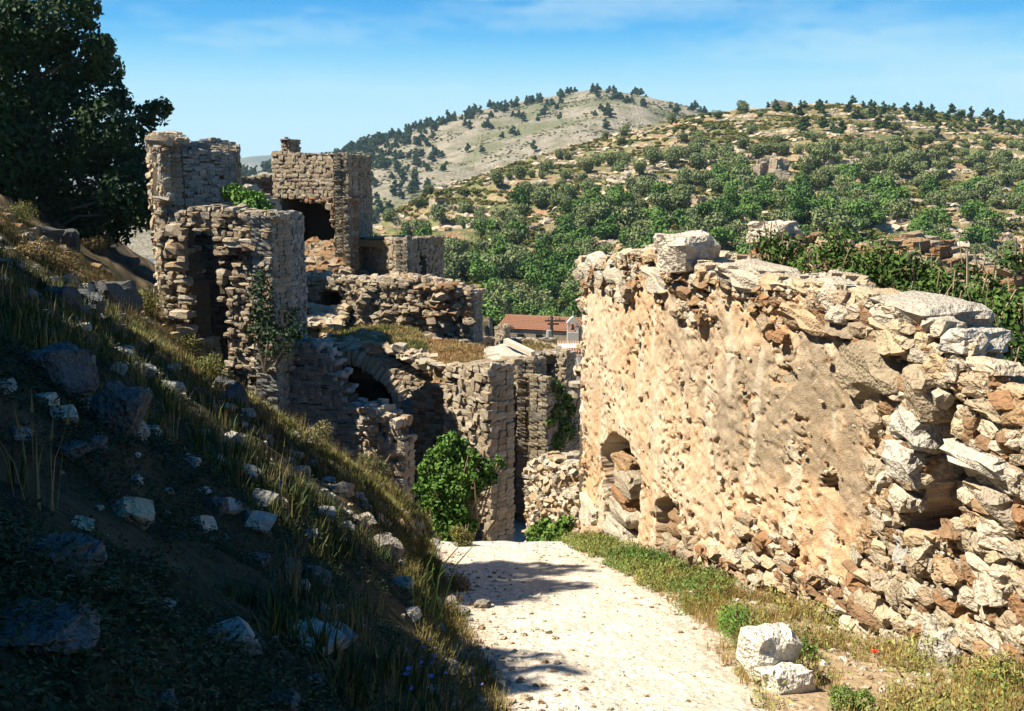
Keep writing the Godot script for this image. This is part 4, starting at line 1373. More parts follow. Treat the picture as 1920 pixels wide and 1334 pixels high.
# ---------------------------------------------------------------- hillside: huts, trees, scrub
func crown(kind: int, sd: int) -> ArrayMesh:
	# crowns 1 m in radius, seated on the ground at their foot
	R.seed = 5000 + kind * 50 + sd
	var v := PackedVector3Array()
	var c := PackedColorArray()
	var blobs := []
	if kind == 3:      # pine: flat tiers on a leaning stem
		var top := R.randf_range(2.2, 2.8)
		for i in 9:
			var f := i / 8.0
			var r := lerpf(0.75, 0.3, f) * R.randf_range(0.75, 1.2)
			var a := R.randf() * TAU
			blobs.append([Vector3(cos(a) * r * 0.65, lerpf(0.9, top, f), sin(a) * r * 0.65), r * 0.75])
		leaves(v, c, blobs, 1100, 0.13, Color(0.022, 0.05, 0.022), Color(0.05, 0.085, 0.035), 0.45, 0.6)
	else:
		for i in 8:
			var a := R.randf() * TAU
			var r := sqrt(R.randf()) * 0.68
			blobs.append([Vector3(cos(a) * r, R.randf_range(0.55, 1.15) + (0.25 if i < 2 else 0.0), sin(a) * r), R.randf_range(0.36, 0.58)])
		var cols: Array = [[Color(0.085, 0.115, 0.045), Color(0.17, 0.20, 0.09)], [Color(0.05, 0.115, 0.022), Color(0.11, 0.175, 0.048)], [Color(0.034, 0.085, 0.02), Color(0.075, 0.13, 0.034)]][kind]
		leaves(v, c, blobs, 1300, 0.10, cols[0], cols[1], 0.6)
	return tri_mesh(v, c)

func hillside() -> void:
	R.seed = 31
	# ruined huts
	var huts := [
		[[1404, 302, 1470, 330], "roofless twin stone ruin among bushes high on the terraced hillside", "ruin"],
		[[806, 374, 836, 391], "tiny square stone hut low on the hillside, right of the tower", "hut"],
		[[1446, 191, 1482, 204], "pinkish ruined house on the skyline of the green hill", "ruin"],
		[[1296, 372, 1322, 386], "small pale hut half hidden by trees, above the boulder on the wall", "hut"]]
	for h in huts:
		var q: Array = h[0]
		var g := seen_on((q[0] + q[2]) * 0.5, q[3], hill_y, 95, 360, 0.5)
		var d := -g.z
		if g.y < -900:
			d = 318.0
		var th := thing("stone_hut", h[1], h[2], W((q[0] + q[2]) * 0.5, q[3], d))
		var foot := W(q[0], q[3], d).y - 1.5
		var o := {"sx": 0.9, "sy": 0.5, "tones": "pale", "cell": 0.4, "proud": 0.1, "core": "tan mortar"}
		if h[2] == "ruin" and q[1] > 250:
			face(th, [1404, 330, d], [1425, 330, d - 1], [[1404, 316], [1410, 310], [1425, 312]], foot, 0.6, o)
			face(th, [1425, 330, d - 1], [1436, 330, d + 2.5], [[1425, 312], [1436, 306]], foot, 0.6, o)
			face(th, [1443, 330, d], [1456, 330, d - 1], [[1443, 300], [1456, 298]], foot, 0.6, o)
			face(th, [1456, 330, d - 1], [1472, 330, d + 2.5], [[1456, 298], [1466, 300], [1472, 312]], foot, 0.6, o)
			face(th, [1420, 326, d + 3.5], [1475, 326, d + 3.5], [[1420, 302], [1450, 296], [1475, 302]], foot, 0.6, o)
			face(th, [1440, 340, d - 4], [1476, 340, d - 5], [[1440, 324], [1460, 320], [1476, 326]], foot - 1.5, 0.6, o)
		elif h[2] == "ruin":
			face(th, [1446, 204, d - 2], [1482, 204, d - 3], [[1446, 192], [1456, 190], [1470, 191], [1482, 194]], foot, 0.6, o.merged({"holes": [[[1452, 195], [1455, 195], [1455, 199], [1452, 199]], [[1460, 195], [1463, 195], [1463, 199], [1460, 199]]]}))
			face(th, [1482, 204, d - 3], [1486, 204, d + 2], [[1482, 194], [1486, 196]], foot, 0.6, o)
		else:
			var w: float = (q[2] - q[0])
			face(th, [q[0], q[3], d], [q[0] + w * 0.35, q[3], d - 1.2], [[q[0], q[1] + 1], [q[0] + w * 0.35, q[1]]], foot, 0.5, o)
			face(th, [q[0] + w * 0.35, q[3], d - 1.2], [q[2], q[3], d], [[q[0] + w * 0.35, q[1]], [q[2], q[1]]], foot, 0.5, o.merged({"holes": [[[q[0] + w * 0.55, q[3]], [q[0] + w * 0.55, q[1] + 5], [q[0] + w * 0.85, q[1] + 5], [q[0] + w * 0.85, q[3]]]]}))
			var rv := PackedVector3Array()
			prism(rv, [W(q[0] - 1, q[1], d), W(q[0] + w * 0.35, q[1], d - 1.4), W(q[2] + 1, q[1], d), W(q[0] + w * 0.65, q[1], d + 1.5)], 0.35)
			put("roof", tri_mesh(rv), mat("dry roof earth", Color.WHITE), th, th.transform.affine_inverse())
		finish(th, 120)
	# the round threshing enclosure
	var e := seen_on(1836, 374, hill_y, 95, 360, 0.5)
	var ring := thing("round_enclosure", "round grey dry-stone enclosure on the terraces at the right", "enclosure", e)
	for row in 4:
		for i in 54:
			var a := TAU * i / 54.0
			var p: Vector3 = e + Vector3(cos(a) * 4.6, 0, sin(a) * 3.6)
			p.y = maxf(e.y - 0.6, hill_y(p.x, -p.z) - 0.3) + row * 0.42
			lay(Transform3D(Basis(Vector3.UP, -a) * Basis.from_scale(Vector3(0.5, 0.44, 0.62) * R.randf_range(0.85, 1.2)), p), "bluegrey")
	finish(ring)

	# terrace walls: each a crooked row of stones along the contour
	var tn := 0
	for t in [[1300, 1420, 305, "below the scrubby crest, left of the twin ruin"], [1560, 1700, 352, "above the dense trees right of the twin ruin"], [1690, 1800, 392, "below the round enclosure, left end"], [1700, 1900, 440, "lowest on the right, above the wall shrub"], [1500, 1640, 300, "under the orange bank of the hill top"], [1100, 1240, 345, "half way up the hill, below the bare summit"], [1800, 1910, 410, "right of the lone round olive, at the picture edge"], [820, 940, 400, "near the square hut"], [1060, 1190, 470, "behind the far end of the plastered wall"], [900, 1010, 430, "among olives above the chapel"], [1540, 1680, 420, "beneath the dense trees, above the wall shrub"]]:
		var th: Node3D = null
		var px: float = t[0]
		while px < t[1]:
			var g := seen_on(px, t[2] + 8.0 * sin(px * 0.021) + R.randfn() * 0.6, hill_y, 95, 340, 0.5)
			px += R.randf_range(2.2, 4.5)
			if g.y < -900:
				continue
			if th == null:
				th = thing("terrace_wall", "low pale dry-stone terrace wall " + t[3], "terrace wall", g, "terrace walls on the hillside")
			for k in 2:
				lay(Transform3D(Basis.from_scale(Vector3(0.75, 0.5, 0.6) * R.randf_range(0.6, 1.3)) * rnd_basis(0.3), g + Vector3(0, 0.1 + k * 0.4, 0)), "pale")
		if th:
			finish(th)

	# trees and bushes, each standing on the slope where it grows
	var meshes := []
	for k in 4:
		meshes.append([])
		for s in 5:
			meshes[k].append(crown(k, s))
	R.seed = 77
	var leaf := leafmat("tree leaf", Color(0.12, 0.15, 0.03))
	var found := []
	var rest := [[], []]
	var spots := []
	for i in 9000:
		var px := R.randf_range(690, 1935)
		var py := lerpf(185, 660, R.randf())
		if py < ridge_py(px) + 2.0:
			continue
		var dense := 0.0
		var low := smoothstep(ridge_py(px), ridge_py(px) + 190.0, py)
		dense = lerpf(0.14, 0.85, smoothstep(0.15, 0.8, low))
		if px > 1480:
			dense = maxf(dense * (0.55 if py > 345 else 0.8), 0.55 * smoothstep(300, 210, py))
			dense *= 0.35 if py > 395 and px > 1640 else 1.0
			dense = maxf(dense, 0.9 if px < 1760 and px > 1420 and absf(py - lerpf(370, 345, (px - 1420) / 300.0)) < 38 else 0.0)
		if px < 960 and py < 470 and px > 760:
			dense *= 0.55
		dense *= smoothstep(-0.35, 0.15, N1.get_noise_2d(px * 0.9, py * 1.8))
		if R.randf() > dense:
			continue
		var g := seen_on(px, py, hill_y, 93, 345, 1.2)
		if g.y < -900:
			continue
		var d := -g.z
		var by_hut := false
		for h in huts:
			by_hut = by_hut or px > h[0][0] - 14 and px < h[0][2] + 14 and py > h[0][1] - 4 and py < h[0][3] + 26
		if by_hut:
			continue
		var kind := 0
		var z := N1.get_noise_2d(px * 0.5 + 200, py * 0.9) * 1.4 + R.randfn() * 0.35
		kind = 1 if z > 0.02 else (2 if z < -0.42 else 0)
		var r := lerpf(0.9, 2.4, sqrt(R.randf())) * lerpf(0.75, 1.0, low)
		if py < 262 and px > 1440:
			kind = 3 if R.randf() < 0.75 else 2
			r *= 0.85
		var ok := true
		for s in spots:
			if s.distance_squared_to(g) < pow(r * 1.4, 2):
				ok = false
				break
		if not ok:
			continue
		spots.append(g)
		found.append([r / d, g, r, kind, px, py])
	# pines along the skyline
	for i in 90:
		var px := R.randf_range(1290, 1930)
		var d := lerpf(290, 334, R.randf())
		var x := (px - 960.0) / F * d
		var want := smoothstep(1270, 1560, px) * smoothstep(-0.4, 0.1, N1.get_noise_2d(px * 1.6, 3.0))
		if R.randf() > want:
			continue
		found.append([1.9 / d, Vector3(x, hill_y(x, d), -d), R.randf_range(0.8, 1.5), 3 if R.randf() < 0.8 else 2, px, ridge_py(px)])
	found.sort_custom(func(a, b): return a[0] > b[0])
	var kinds := ["grey-green olive tree", "bright green tree", "dark bushy tree", "dark pine"]
	var cats := ["olive tree", "tree", "tree", "pine tree"]
	var names := ["olive_tree", "round_tree", "dark_tree", "pine_tree"]
	var zones := {}
	var chosen := []
	for i in found.size():
		var f: Array = found[i]
		var xf := Transform3D(Basis(Vector3.UP, R.randf() * TAU).scaled(Vector3(f[2], f[2] * R.randf_range(0.8, 1.15), f[2])), f[1] - Vector3(0, f[2] * 0.12, 0))
		var tint := R.randf_range(0.8, 1.2)
		if i < 300:
			chosen.append([f, xf, tint])
		else:
			var k: int = f[3]
			rest[0 if k != 3 else 1].append([xf, Color(tint, tint, tint), k])
	chosen.sort_custom(func(a, b): return a[0][4] < b[0][4])
	for q in chosen:
		var f: Array = q[0]
		var where := place_words(f[4], f[5])
		var key: String = kinds[f[3]] + where
		zones[key] = zones.get(key, 0) + 1
		f.append(where)
		f.append(zones[key])
	var trunk := PackedVector3Array()
	tube(trunk, [Vector3(0, -0.1, 0), Vector3(0.05, 0.35, 0.03), Vector3(-0.02, 0.8, 0)], 0.10, 0.06, 6)
	tube(trunk, [Vector3(0.05, 0.35, 0.03), Vector3(0.3, 0.8, 0.1)], 0.06, 0.03, 5)
	tube(trunk, [Vector3(0.05, 0.35, 0.03), Vector3(-0.25, 0.75, -0.15)], 0.06, 0.03, 5)
	var tm := tri_mesh(trunk)
	var ord := ["first", "second", "third", "fourth", "fifth", "sixth", "seventh", "eighth", "ninth", "tenth", "eleventh", "twelfth", "thirteenth", "fourteenth", "fifteenth", "sixteenth", "seventeenth", "eighteenth", "nineteenth", "twentieth", "twenty-first", "twenty-second", "twenty-third", "twenty-fourth", "twenty-fifth"]
	var model := {}
	for q in chosen:
		var f: Array = q[0]
		var k: int = f[3]
		var n: int = zones[kinds[k] + f[6]]
		var label: String = kinds[k] + " " + f[6] if n == 1 else "%s %s, %s from left" % [kinds[k], f[6], ord[mini(f[7] - 1, 24)]]
		var t := Node3D.new()
		t.name = numbered(names[k])
		add_child(t)
		t.transform = q[1]
		tag(t, label, cats[k], "trees on the terraced hillside")
		put("crown", meshes[k][R.randi() % 5], leaf, t)
		if f[2] / -f[1].z > 0.009:
			put("trunk", tm, mat("bark", Color(0.13, 0.10, 0.07)), t)
	for k in 2:
		var xs := []
		var cs := []
		for r in rest[k]:
			xs.append(r[0])
			cs.append(r[1])
		if xs.size():
			var o := multi("distant_trees", meshes[0 if k == 0 else 3][0], leaf, xs, cs)
			tag(o, "remaining small trees scattered over the upper hillside" if k == 0 else "remaining dark pines along the green hill's skyline", "trees")
	# low scrub and stones strewn over the slope: nobody could count them
	var scrub := [[], []]
	var stones := [[], []]
	for i in 36000:
		var d := lerpf(95, 335, pow(R.randf(), 0.8))
		var px := R.randf_range(680, 1960)
		var x := (px - 960.0) / F * d
		var y := hill_y(x, d)
		var n := N1.get_noise_2d(x * 3.5 + 40, d * 3.5)
		var p := Vector3(x, y, -d)
		if n > -0.08 and R.randf() < 0.55:
			var s := R.randf_range(0.25, 0.85) * (1.0 + maxf(0.0, n))
			scrub[0].append(Transform3D(Basis(Vector3.UP, R.randf() * TAU).scaled(Vector3(s, s * 0.75, s)), p))
			scrub[1].append(Color(0.9, 1.0, 0.8).lerp(Color(1.5, 1.15, 0.7), R.randf()) * R.randf_range(0.7, 1.3))
		elif N1.get_noise_2d(x * 8.0, d * 8.0) > 0.02:
			var s := lerpf(0.2, 1.3, pow(R.randf(), 3.0))
			stones[0].append(Transform3D(Basis.from_scale(Vector3(s * 1.4, s * 0.8, s)) * rnd_basis(0.6), p))
			stones[1].append(pal.pale[R.randi() % 5])
	var low_bush := low_scrub()
	tag(multi("scrub", low_bush, leaf, scrub[0], scrub[1]), "low grey-green scrub dotted over the terraced hillside", "scrub")
	tag(multi("hillside_stones", rocks[2], mat("small stones", Color.WHITE), stones[0], stones[1]), "pale stones strewn over the terraced hillside", "stones")

	# pines and scrub of the mountain behind
	found = []
	for i in 5000:
		var px := R.randf_range(560, 1420)
		var d := lerpf(340, 815, sqrt(R.randf()))
		var x := (px - 960.0) / F * d
		var p := Vector3(x, mount_y(x, d), -d)
		var s := pix(p)
		if s.y > ridge_py(s.x) + 4.0:
			continue
		var want := smoothstep(960, 700, s.x + (s.y - 250) * 0.6) * 0.95
		want = maxf(want, smoothstep(0.08, 0.3, N1.get_noise_2d(x * 1.6 + 33, d * 1.6)) * 0.5)
		want = maxf(want, 0.5 * smoothstep(740, 765, d) * smoothstep(-0.2, 0.2, N1.get_noise_2d(px * 1.3, 8.0)))
		want *= 0.34
		if R.randf() > want:
			continue
		found.append([1.0 / d, p, R.randf_range(1.5, 2.8), s])
	found.sort_custom(func(a, b): return a[2] * a[0] > b[2] * b[0])
	var far_rest := [[], []]
	var mount_n := {}
	var list := []
	for i in found.size():
		var f: Array = found[i]
		var tint := R.randf_range(0.8, 1.2)
		var xf := Transform3D(Basis(Vector3.UP, R.randf() * TAU).scaled(Vector3(f[2] * 1.15, f[2], f[2] * 1.15)), f[1] - Vector3(0, 0.8, 0))
		if i < 240:
			list.append([f[3].x, f[3].y, xf])
		else:
			far_rest[0].append(xf)
			far_rest[1].append(Color(tint, tint, tint))
	list.sort_custom(func(a, b): return a[0] < b[0])
	for q in list:
		var w := mountain_words(q[0], q[1])
		mount_n[w] = mount_n.get(w, 0) + 1
		q.append(w)
		q.append(mount_n[w])
	for q in list:
		var o := put("mountain_pine", meshes[3][R.randi() % 5], leaf, null, q[2])
		var label: String = "small dark pine " + q[3]
		if mount_n[q[3]] > 1:
			label += ", %s from left" % (ord[q[4] - 1] if q[4] <= 25 else str(q[4]) + "th")
		tag(o, label, "pine tree", "pines on the bare mountain")
	if far_rest[0].size():
		tag(multi("distant_pines", meshes[3][1], leaf, far_rest[0], far_rest[1]), "smaller dark pines beyond count on the mountain", "pines")
	var mb := [[], []]
	for i in 9000:
		var d := lerpf(340, 800, sqrt(R.randf()))
		var px := R.randf_range(600, 1420)
		var x := (px - 960.0) / F * d
		if N1.get_noise_2d(x * 2.0, d * 2.0) < 0.02:
			continue
		var s := R.randf_range(0.4, 1.1)
		mb[0].append(Transform3D(Basis(Vector3.UP, R.randf() * TAU).scaled(Vector3(s, s * 0.7, s)), Vector3(x, mount_y(x, d), -d)))
		mb[1].append(Color(1.1, 1.0, 0.8) * R.randf_range(0.7, 1.4))
	tag(multi("scrub", low_bush, leaf, mb[0], mb[1]), "sparse low scrub on the pale rocky mountain", "scrub")
	# dark wooded ridge seen between the roofless house and the tower
	var wood := [[], []]
	for i in 1100:
		var px := R.randf_range(380, 720)
		var d := R.randf_range(700, 830)
		var x := (px - 960.0) / F * d
		if N1.get_noise_2d(x * 2.0, d * 2.0) < -0.1:
			continue
		var s := R.randf_range(2.0, 3.4)
		wood[0].append(Transform3D(Basis(Vector3.UP, R.randf() * TAU).scaled(Vector3(s, s, s)), Vector3(x, mount_y(x, d) - 0.6, -d)))
		wood[1].append(Color.WHITE * R.randf_range(0.8, 1.2))
	tag(multi("distant_wood", meshes[3][2], leaf, wood[0], wood[1]), "dark wooded ridge between the roofless house and the tower", "wood")

func low_scrub() -> ArrayMesh:
	R.seed = 4242
	var v := PackedVector3Array()
	var c := PackedColorArray()
	leaves(v, c, [[Vector3(0, 0.3, 0), 0.7], [Vector3(0.5, 0.2, 0.2), 0.5], [Vector3(-0.4, 0.25, -0.3), 0.5]], 160, 0.2, Color(0.06, 0.08, 0.03), Color(0.12, 0.13, 0.05), 0.5, 0.8)
	return tri_mesh(v, c)

func place_words(px: float, py: float) -> String:
	var col := ""
	if px < 880:
		col = "right of the tower"
	elif px < 1000:
		col = "above the chapel"
	elif px < 1100:
		col = "above the bell gable"
	elif px < 1230:
		col = "above the wall's far end"
	elif px < 1400:
		col = "above the boulder on the wall"
	elif px < 1560:
		col = "in line with the twin ruin"
	elif px < 1720:
		col = "above the wall shrub"
	elif px < 1830:
		col = "left of the round enclosure"
	else:
		col = "at the right picture edge"
	var row := "at valley level"
	if py < 230:
		row = "on the skyline"
	elif py < 300:
		row = "high on the hill"
	elif py < 350:
		row = "on the upper terraces"
	elif py < 400:
		row = "midway up the hill"
	elif py < 460:
		row = "on the lower terraces"
	elif py < 530:
		row = "low on the hill"
	return row + " " + col

func mountain_words(px: float, py: float) -> String:
	var row := "at the mountain's foot"
	if py < 195:
		row = "near the bare summit"
	elif py < 225:
		row = "high on the mountain"
	elif py < 255:
		row = "on the upper mountain"
	elif py < 290:
		row = "midway on the mountain"
	elif py < 330:
		row = "on the lower mountain"
	var col := "beyond the summit"
	for k in [[660, "behind the tower"], [720, "just right of the tower"], [770, "on the left ridge"], [820, "below the ridge's first clump"], [880, "under the left ridge"], [950, "left of the pale scree"], [1030, "on the pale scree"], [1110, "left below the summit"], [1200, "right below the summit"]]:
		if px < k[0]:
			col = k[1]
			break
	return row + " " + col

# ---------------------------------------------------------------- the shaded bank on the left
func left_bank() -> void:
	R.seed = 303
	# rocks set by eye: px, py, width, height in pixels, label
	var rk := [
		[212, 762, 90, 125, "large pointed grey slab standing out of the shaded bank", 0.5],
		[105, 690, 120, 80, "broad dark rock above and left of the pointed slab", 0.1],
		[210, 548, 70, 66, "rough limestone block with sunlit pitted face, below the broken house", 0.0],
		[86, 434, 44, 26, "rounded white boulder on the bank top, left one of two", 0.2],
		[130, 446, 32, 40, "rounded white boulder on the bank top, right one of two", 0.1],
		[28, 440, 50, 14, "thin pale sunlit stone slab at the left edge", -0.2],
		[160, 562, 56, 40, "grey rock just left of the pitted limestone block", 0.3],
		[112, 552, 50, 40, "grey rock with dark cracks under the dry tufts", 0.0],
		[120, 1034, 110, 62, "wide grey rock low in the shaded slope near the left edge", 0.0],
		[145, 1228, 44, 62, "upright blue-grey stone near the lower left corner", 0.2],
		[300, 1316, 64, 44, "blue-grey stone at the bottom edge", 0.1],
		[90, 1318, 190, 50, "long flat rock filling the lower left corner", 0.0],
		[405, 946, 34, 34, "small pale stone half way up the shaded slope", 0.3],
		[480, 1054, 40, 34, "pale angular stone in the middle of the shaded slope", 0.2],
		[545, 1060, 34, 28, "grey stone right of the pale angular stone", 0.0],
		[592, 1086, 44, 40, "cracked pinkish stone above the lower path shadow", 0.4],
		[722, 1024, 54, 48, "dark pointed rock at the path's left edge near the crest", 0.3],
		[838, 1132, 42, 30, "rounded grey stone beside the path shadow", 0.0],
		[905, 1134, 26, 20, "small dark stone at the tip of the roadside stones", 0.0],
		[862, 1150, 30, 18, "flat grey stone below the rounded roadside stone", 0.1],
		[640, 915, 40, 22, "pale flat stone on the sunlit grass strip", 0.0],
		[675, 978, 24, 26, "white stone low on the sunlit grass strip", 0.0],
		[905, 985, 20, 16, "top stone of the small pile beside the dark bend", 0.0],
		[911, 1003, 18, 26, "bottom stone of the small pile beside the dark bend", 0.0],
		[766, 1030, 22, 14, "white stone at the path crest, left side", 0.0],
		[865, 1262, 40, 40, "grey stone among blue flowers at the path edge", 0.1],
		[838, 1250, 36, 26, "flat stone left of the blue flowers", 0.0],
		[440, 740, 44, 50, "sunlit pale rock outcrop on the bank's crest", -0.4],
		[420, 720, 36, 30, "small cracked rock above the sunlit outcrop", 0.3],
		[240, 490, 30, 22, "square block in the sunlit rubble left of the broken house", 0.0],
		[265, 470, 24, 18, "small upright block by the broken house's foot", 0.0],
		[175, 830, 40, 26, "low grey stone under the pointed slab", 0.0],
		[130, 848, 60, 22, "flat shaded stone left of the pointed slab's tip", 0.0],
		[190, 800, 30, 16, "small shaded stone beside the slab", 0.0],
		[460, 1210, 60, 40, "whitish crumbling rock low in the shaded slope", 0.2],
		[530, 1340, 60, 40, "pale stone at the bottom edge, centre of the bank", 0.0],
		[590, 1290, 30, 20, "small pale stone in the lower shaded grass", 0.0],
		[400, 1190, 40, 26, "small crumbling rock left of the whitish one", 0.0]]
	var i := 0
	for k in rk:
		var g := seen_on(k[0], k[1] + k[3] * 0.4, ground_y, 1.5, 40, 0.05)
		if g.y < -900:
			continue
		var d := -g.z
		var s := Vector3(k[2] / F * d, k[3] / F * d * 1.1, minf(k[2], k[3] * 1.5) / F * d * 1.0)
		var p := g + Vector3(0, s.y * 0.12, -s.z * 0.1)
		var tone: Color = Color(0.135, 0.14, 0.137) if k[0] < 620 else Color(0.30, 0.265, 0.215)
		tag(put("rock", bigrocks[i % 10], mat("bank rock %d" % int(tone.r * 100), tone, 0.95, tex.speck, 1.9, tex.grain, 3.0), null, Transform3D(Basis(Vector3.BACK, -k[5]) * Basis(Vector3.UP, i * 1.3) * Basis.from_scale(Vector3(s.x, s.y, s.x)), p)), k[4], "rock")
		i += 1
	# the two white boulders by the path and the little stones round them
	for k in [[1441, 1222, 100, 80, 5.6, "white boulder resting on a smaller block at the roadside", 4], [1476, 1280, 84, 60, 5.4, "white square block under the roadside boulder", 5]]:
		var p := W(k[0], k[1], k[4])
		tag(put("boulder", bigrocks[k[6]], mat("white boulder", Color(0.66, 0.61, 0.52), 0.95, tex.stone, 1.6, tex.grain, 2.5), null, Transform3D(Basis(Vector3.UP, 0.4) * Basis.from_scale(Vector3(k[2], k[3] * 1.1, k[2] * 0.8) / F * k[4]), p)), k[5], "boulder", "white roadside boulders")
	# stones too many to tell apart
	var xs := []
	var cs := []
	for n in 5200:
		var d := R.randf_range(2.0, 24.0)
		var s := R.randf_range(-0.2, 8.0)
		var x := bank_x(d) - s
		var q := N1.get_noise_2d(x * 60.0, d * 60.0)
		if q < -0.02 and R.randf() < 0.8:
			continue
		var r := lerpf(0.02, 0.15, pow(R.randf(), 4.0))
		xs.append(Transform3D(Basis.from_scale(Vector3(r, r * 0.65, r * 0.85)) * rnd_basis(0.5), Vector3(x, ground_y(x, d) + r * 0.1, -d)))
		cs.append(pal.bluegrey[R.randi() % 4] if R.randf() < 0.7 else pal.pale[R.randi() % 5])
	tag(multi("bank_stones", rocks[1], mat("small stones", Color.WHITE), xs, cs), "loose stones scattered over the shaded bank", "stones")
	xs = []
	cs = []
	for n in 12000:
		var d := lerpf(3.8, 14.0, pow(R.randf(), 1.3))
		var f := R.randf()
		var x := lerpf(bank_x(d) - 0.25, wall_x(d) - 0.1, f)
		var edge := absf(f - 0.5) * 2.0
		if R.randf() > 0.25 + edge * edge or (d > 11.8 and R.randf() < 0.7):
			continue
		var r := lerpf(0.004, 0.032, pow(R.randf(), 5.0)) * (0.7 + edge)
		xs.append(Transform3D(Basis.from_scale(Vector3(r * 1.2, r * 0.7, r)) * rnd_basis(0.7), Vector3(x, ground_y(x, d) + r * 0.1, -d)))
		cs.append([Color(0.50, 0.44, 0.36), Color(0.38, 0.31, 0.22), Color(0.26, 0.18, 0.11), Color(0.54, 0.49, 0.41)][R.randi() % 4])
	tag(multi("gravel", rocks[3], mat("small stones", Color.WHITE), xs, cs), "pale gravel and chips lying on the white path", "gravel")

	# the big dark tree behind the roofless house's left edge
	var spots := [[60, 50, 75], [120, 40, 55], [150, 20, 40], [60, 150, 90], [160, 110, 50], [185, 90, 30], [180, 170, 55], [205, 130, 30], [100, 250, 110], [195, 240, 55], [225, 190, 28], [20, 300, 90], [150, 330, 90], [225, 290, 55], [262, 240, 30], [292, 212, 26], [305, 200, 18], [272, 214, 20], [240, 360, 60], [60, 400, 90], [200, 410, 60], [140, 430, 70], [-60, 100, 110], [-60, 250, 120], [-60, 380, 110], [10, 20, 60], [250, 310, 40], [262, 400, 40], [270, 340, 35]]
	var root := W(90, 470, 34)
	var th := thing("dark_tree", "huge dark evergreen tree at the left edge, behind the roofless house", "tree", root)
	var blobs := []
	var wood := PackedVector3Array()
	tube(wood, [Vector3(0, -1, 0), Vector3(0.1, 2.5, 0), Vector3(-0.1, 7.0, 0)], 0.35, 0.15, 8)
	for s in spots:
		var p := W(s[0], s[1], 34 + R.randf_range(-1.2, 1.2)) - root
		blobs.append([p, s[2] / F * 34.0 * 0.92])
		branch_set(wood, Vector3(0.05, clampf(p.y - 0.8, 0.5, 6.5), 0), [p], 0.06)
	var small := []
	for b in blobs:
		for q in 9:
			var dd := Vector3(R.randfn(), R.randfn(), R.randfn()).normalized()
			small.append([b[0] + dd * b[1] * 0.8, b[1] * R.randf_range(0.22, 0.42)])
	var v := PackedVector3Array()
	var c := PackedColorArray()
	leaves(v, c, blobs, 34000, 0.09, Color(0.014, 0.034, 0.014), Color(0.035, 0.065, 0.022), 0.5)
	leaves(v, c, small, 36000, 0.075, Color(0.016, 0.04, 0.015), Color(0.05, 0.085, 0.025), 0.3)
	put("crown", tri_mesh(v, c), leafmat("dark leaf", Color(0.06, 0.08, 0.02)), th)
	put("trunk", tri_mesh(wood), mat("bark", Color(0.13, 0.10, 0.07)), th)

	# the trees up the bank, just out of the picture, whose shade falls over it and onto the path
	R.seed = 900
	v = PackedVector3Array()
	c = PackedColorArray()
	blobs = []
	for n in 26:
		var dd := Vector3(R.randfn(), R.randfn() * 0.8, R.randfn()).normalized()
		blobs.append([Vector3(0, 1.9, 0) + dd * R.randf_range(0.4, 1.25), R.randf_range(0.45, 0.8)])
	leaves(v, c, blobs, 15000, 0.13, Color(0.014, 0.034, 0.014), Color(0.04, 0.07, 0.022), 0.15)
	var cm := tri_mesh(v, c)
	wood = PackedVector3Array()
	tube(wood, [Vector3(0, -0.5, 0), Vector3(0.05, 1.0, 0), Vector3(0, 2.4, 0)], 0.16, 0.06, 7)
	var tm := tri_mesh(wood)
	var n := 0
	for k in SHADE:
		var x: float = k[0]
		var d: float = k[1]
		var t := thing("bank_tree", "dark evergreen up the bank left of the picture, %s along the path" % ["nearest the camera", "second", "third", "fourth", "fifth", "sixth", "seventh", "eighth", "ninth"][n], "tree", Vector3(x, near_y(x, maxf(d, 0.0)), -d), "trees shading the bank")
		t.scale = Vector3(k[2], k[2] * k[3], k[2])
		t.rotation.y = n * 1.7
		put("crown", cm, leafmat("dark leaf"), t)
		put("trunk", tm, mat("bark", Color.WHITE), t)
		n += 1

const SHADE := [[-7.6, -2.0, 1.25, 1.05], [-7.6, 0.2, 1.2, 1.02], [-7.8, 2.4, 1.2, 1.07], [-8.0, 4.3, 1.06, 1.1], [-8.2, 6.4, 0.8, 0.9], [-7.9, 8.5, 0.9, 1.62], [-8.2, 9.9, 0.5, 1.0], [-12.0, 17.5, 1.0, 0.9]]

# ---------------------------------------------------------------- grass, herbs, cushions
func cushion(label: String, px: float, py: float, w: float, h: float, ca: Color, cb: Color, called := "cushion_shrub") -> void:
	var g := seen_on(px, py + h * 0.4, ground_y, 1.5, 40, 0.05)
	if g.y < -900:
		return
	var d := -g.z
	var k := d / F
	var th := thing(called, label, "shrub", g)
	var blobs := []
	for i in 7:
		blobs.append([Vector3(R.randf_range(-0.36, 0.36) * w * k, R.randf_range(0.1, 0.6) * h * k, R.randf_range(-0.3, 0.3) * w * k), R.randf_range(0.3, 0.42) * minf(w, h * 1.2) * k])
	var v := PackedVector3Array()
	var c := PackedColorArray()
	leaves(v, c, blobs, 1600, clampf(3.2 * k, 0.012, 0.035), ca, cb, 0.5, 0.8, 0.3)
	put("foliage", tri_mesh(v, c), leafmat("herb", Color(0.2, 0.2, 0.06)), th)
	var st := PackedVector3Array()
	for i in 9:
		var a := Vector3(R.randfn() * 0.2 * w * k, 0, R.randfn() * 0.2 * w * k)
		tube(st, [a * 0.3, a + Vector3(0, h * k * R.randf_range(0.5, 0.95), 0)], 0.006, 0.003, 4)
	put("stems", tri_mesh(st), mat("twig", Color(0.26, 0.2, 0.13)), th)

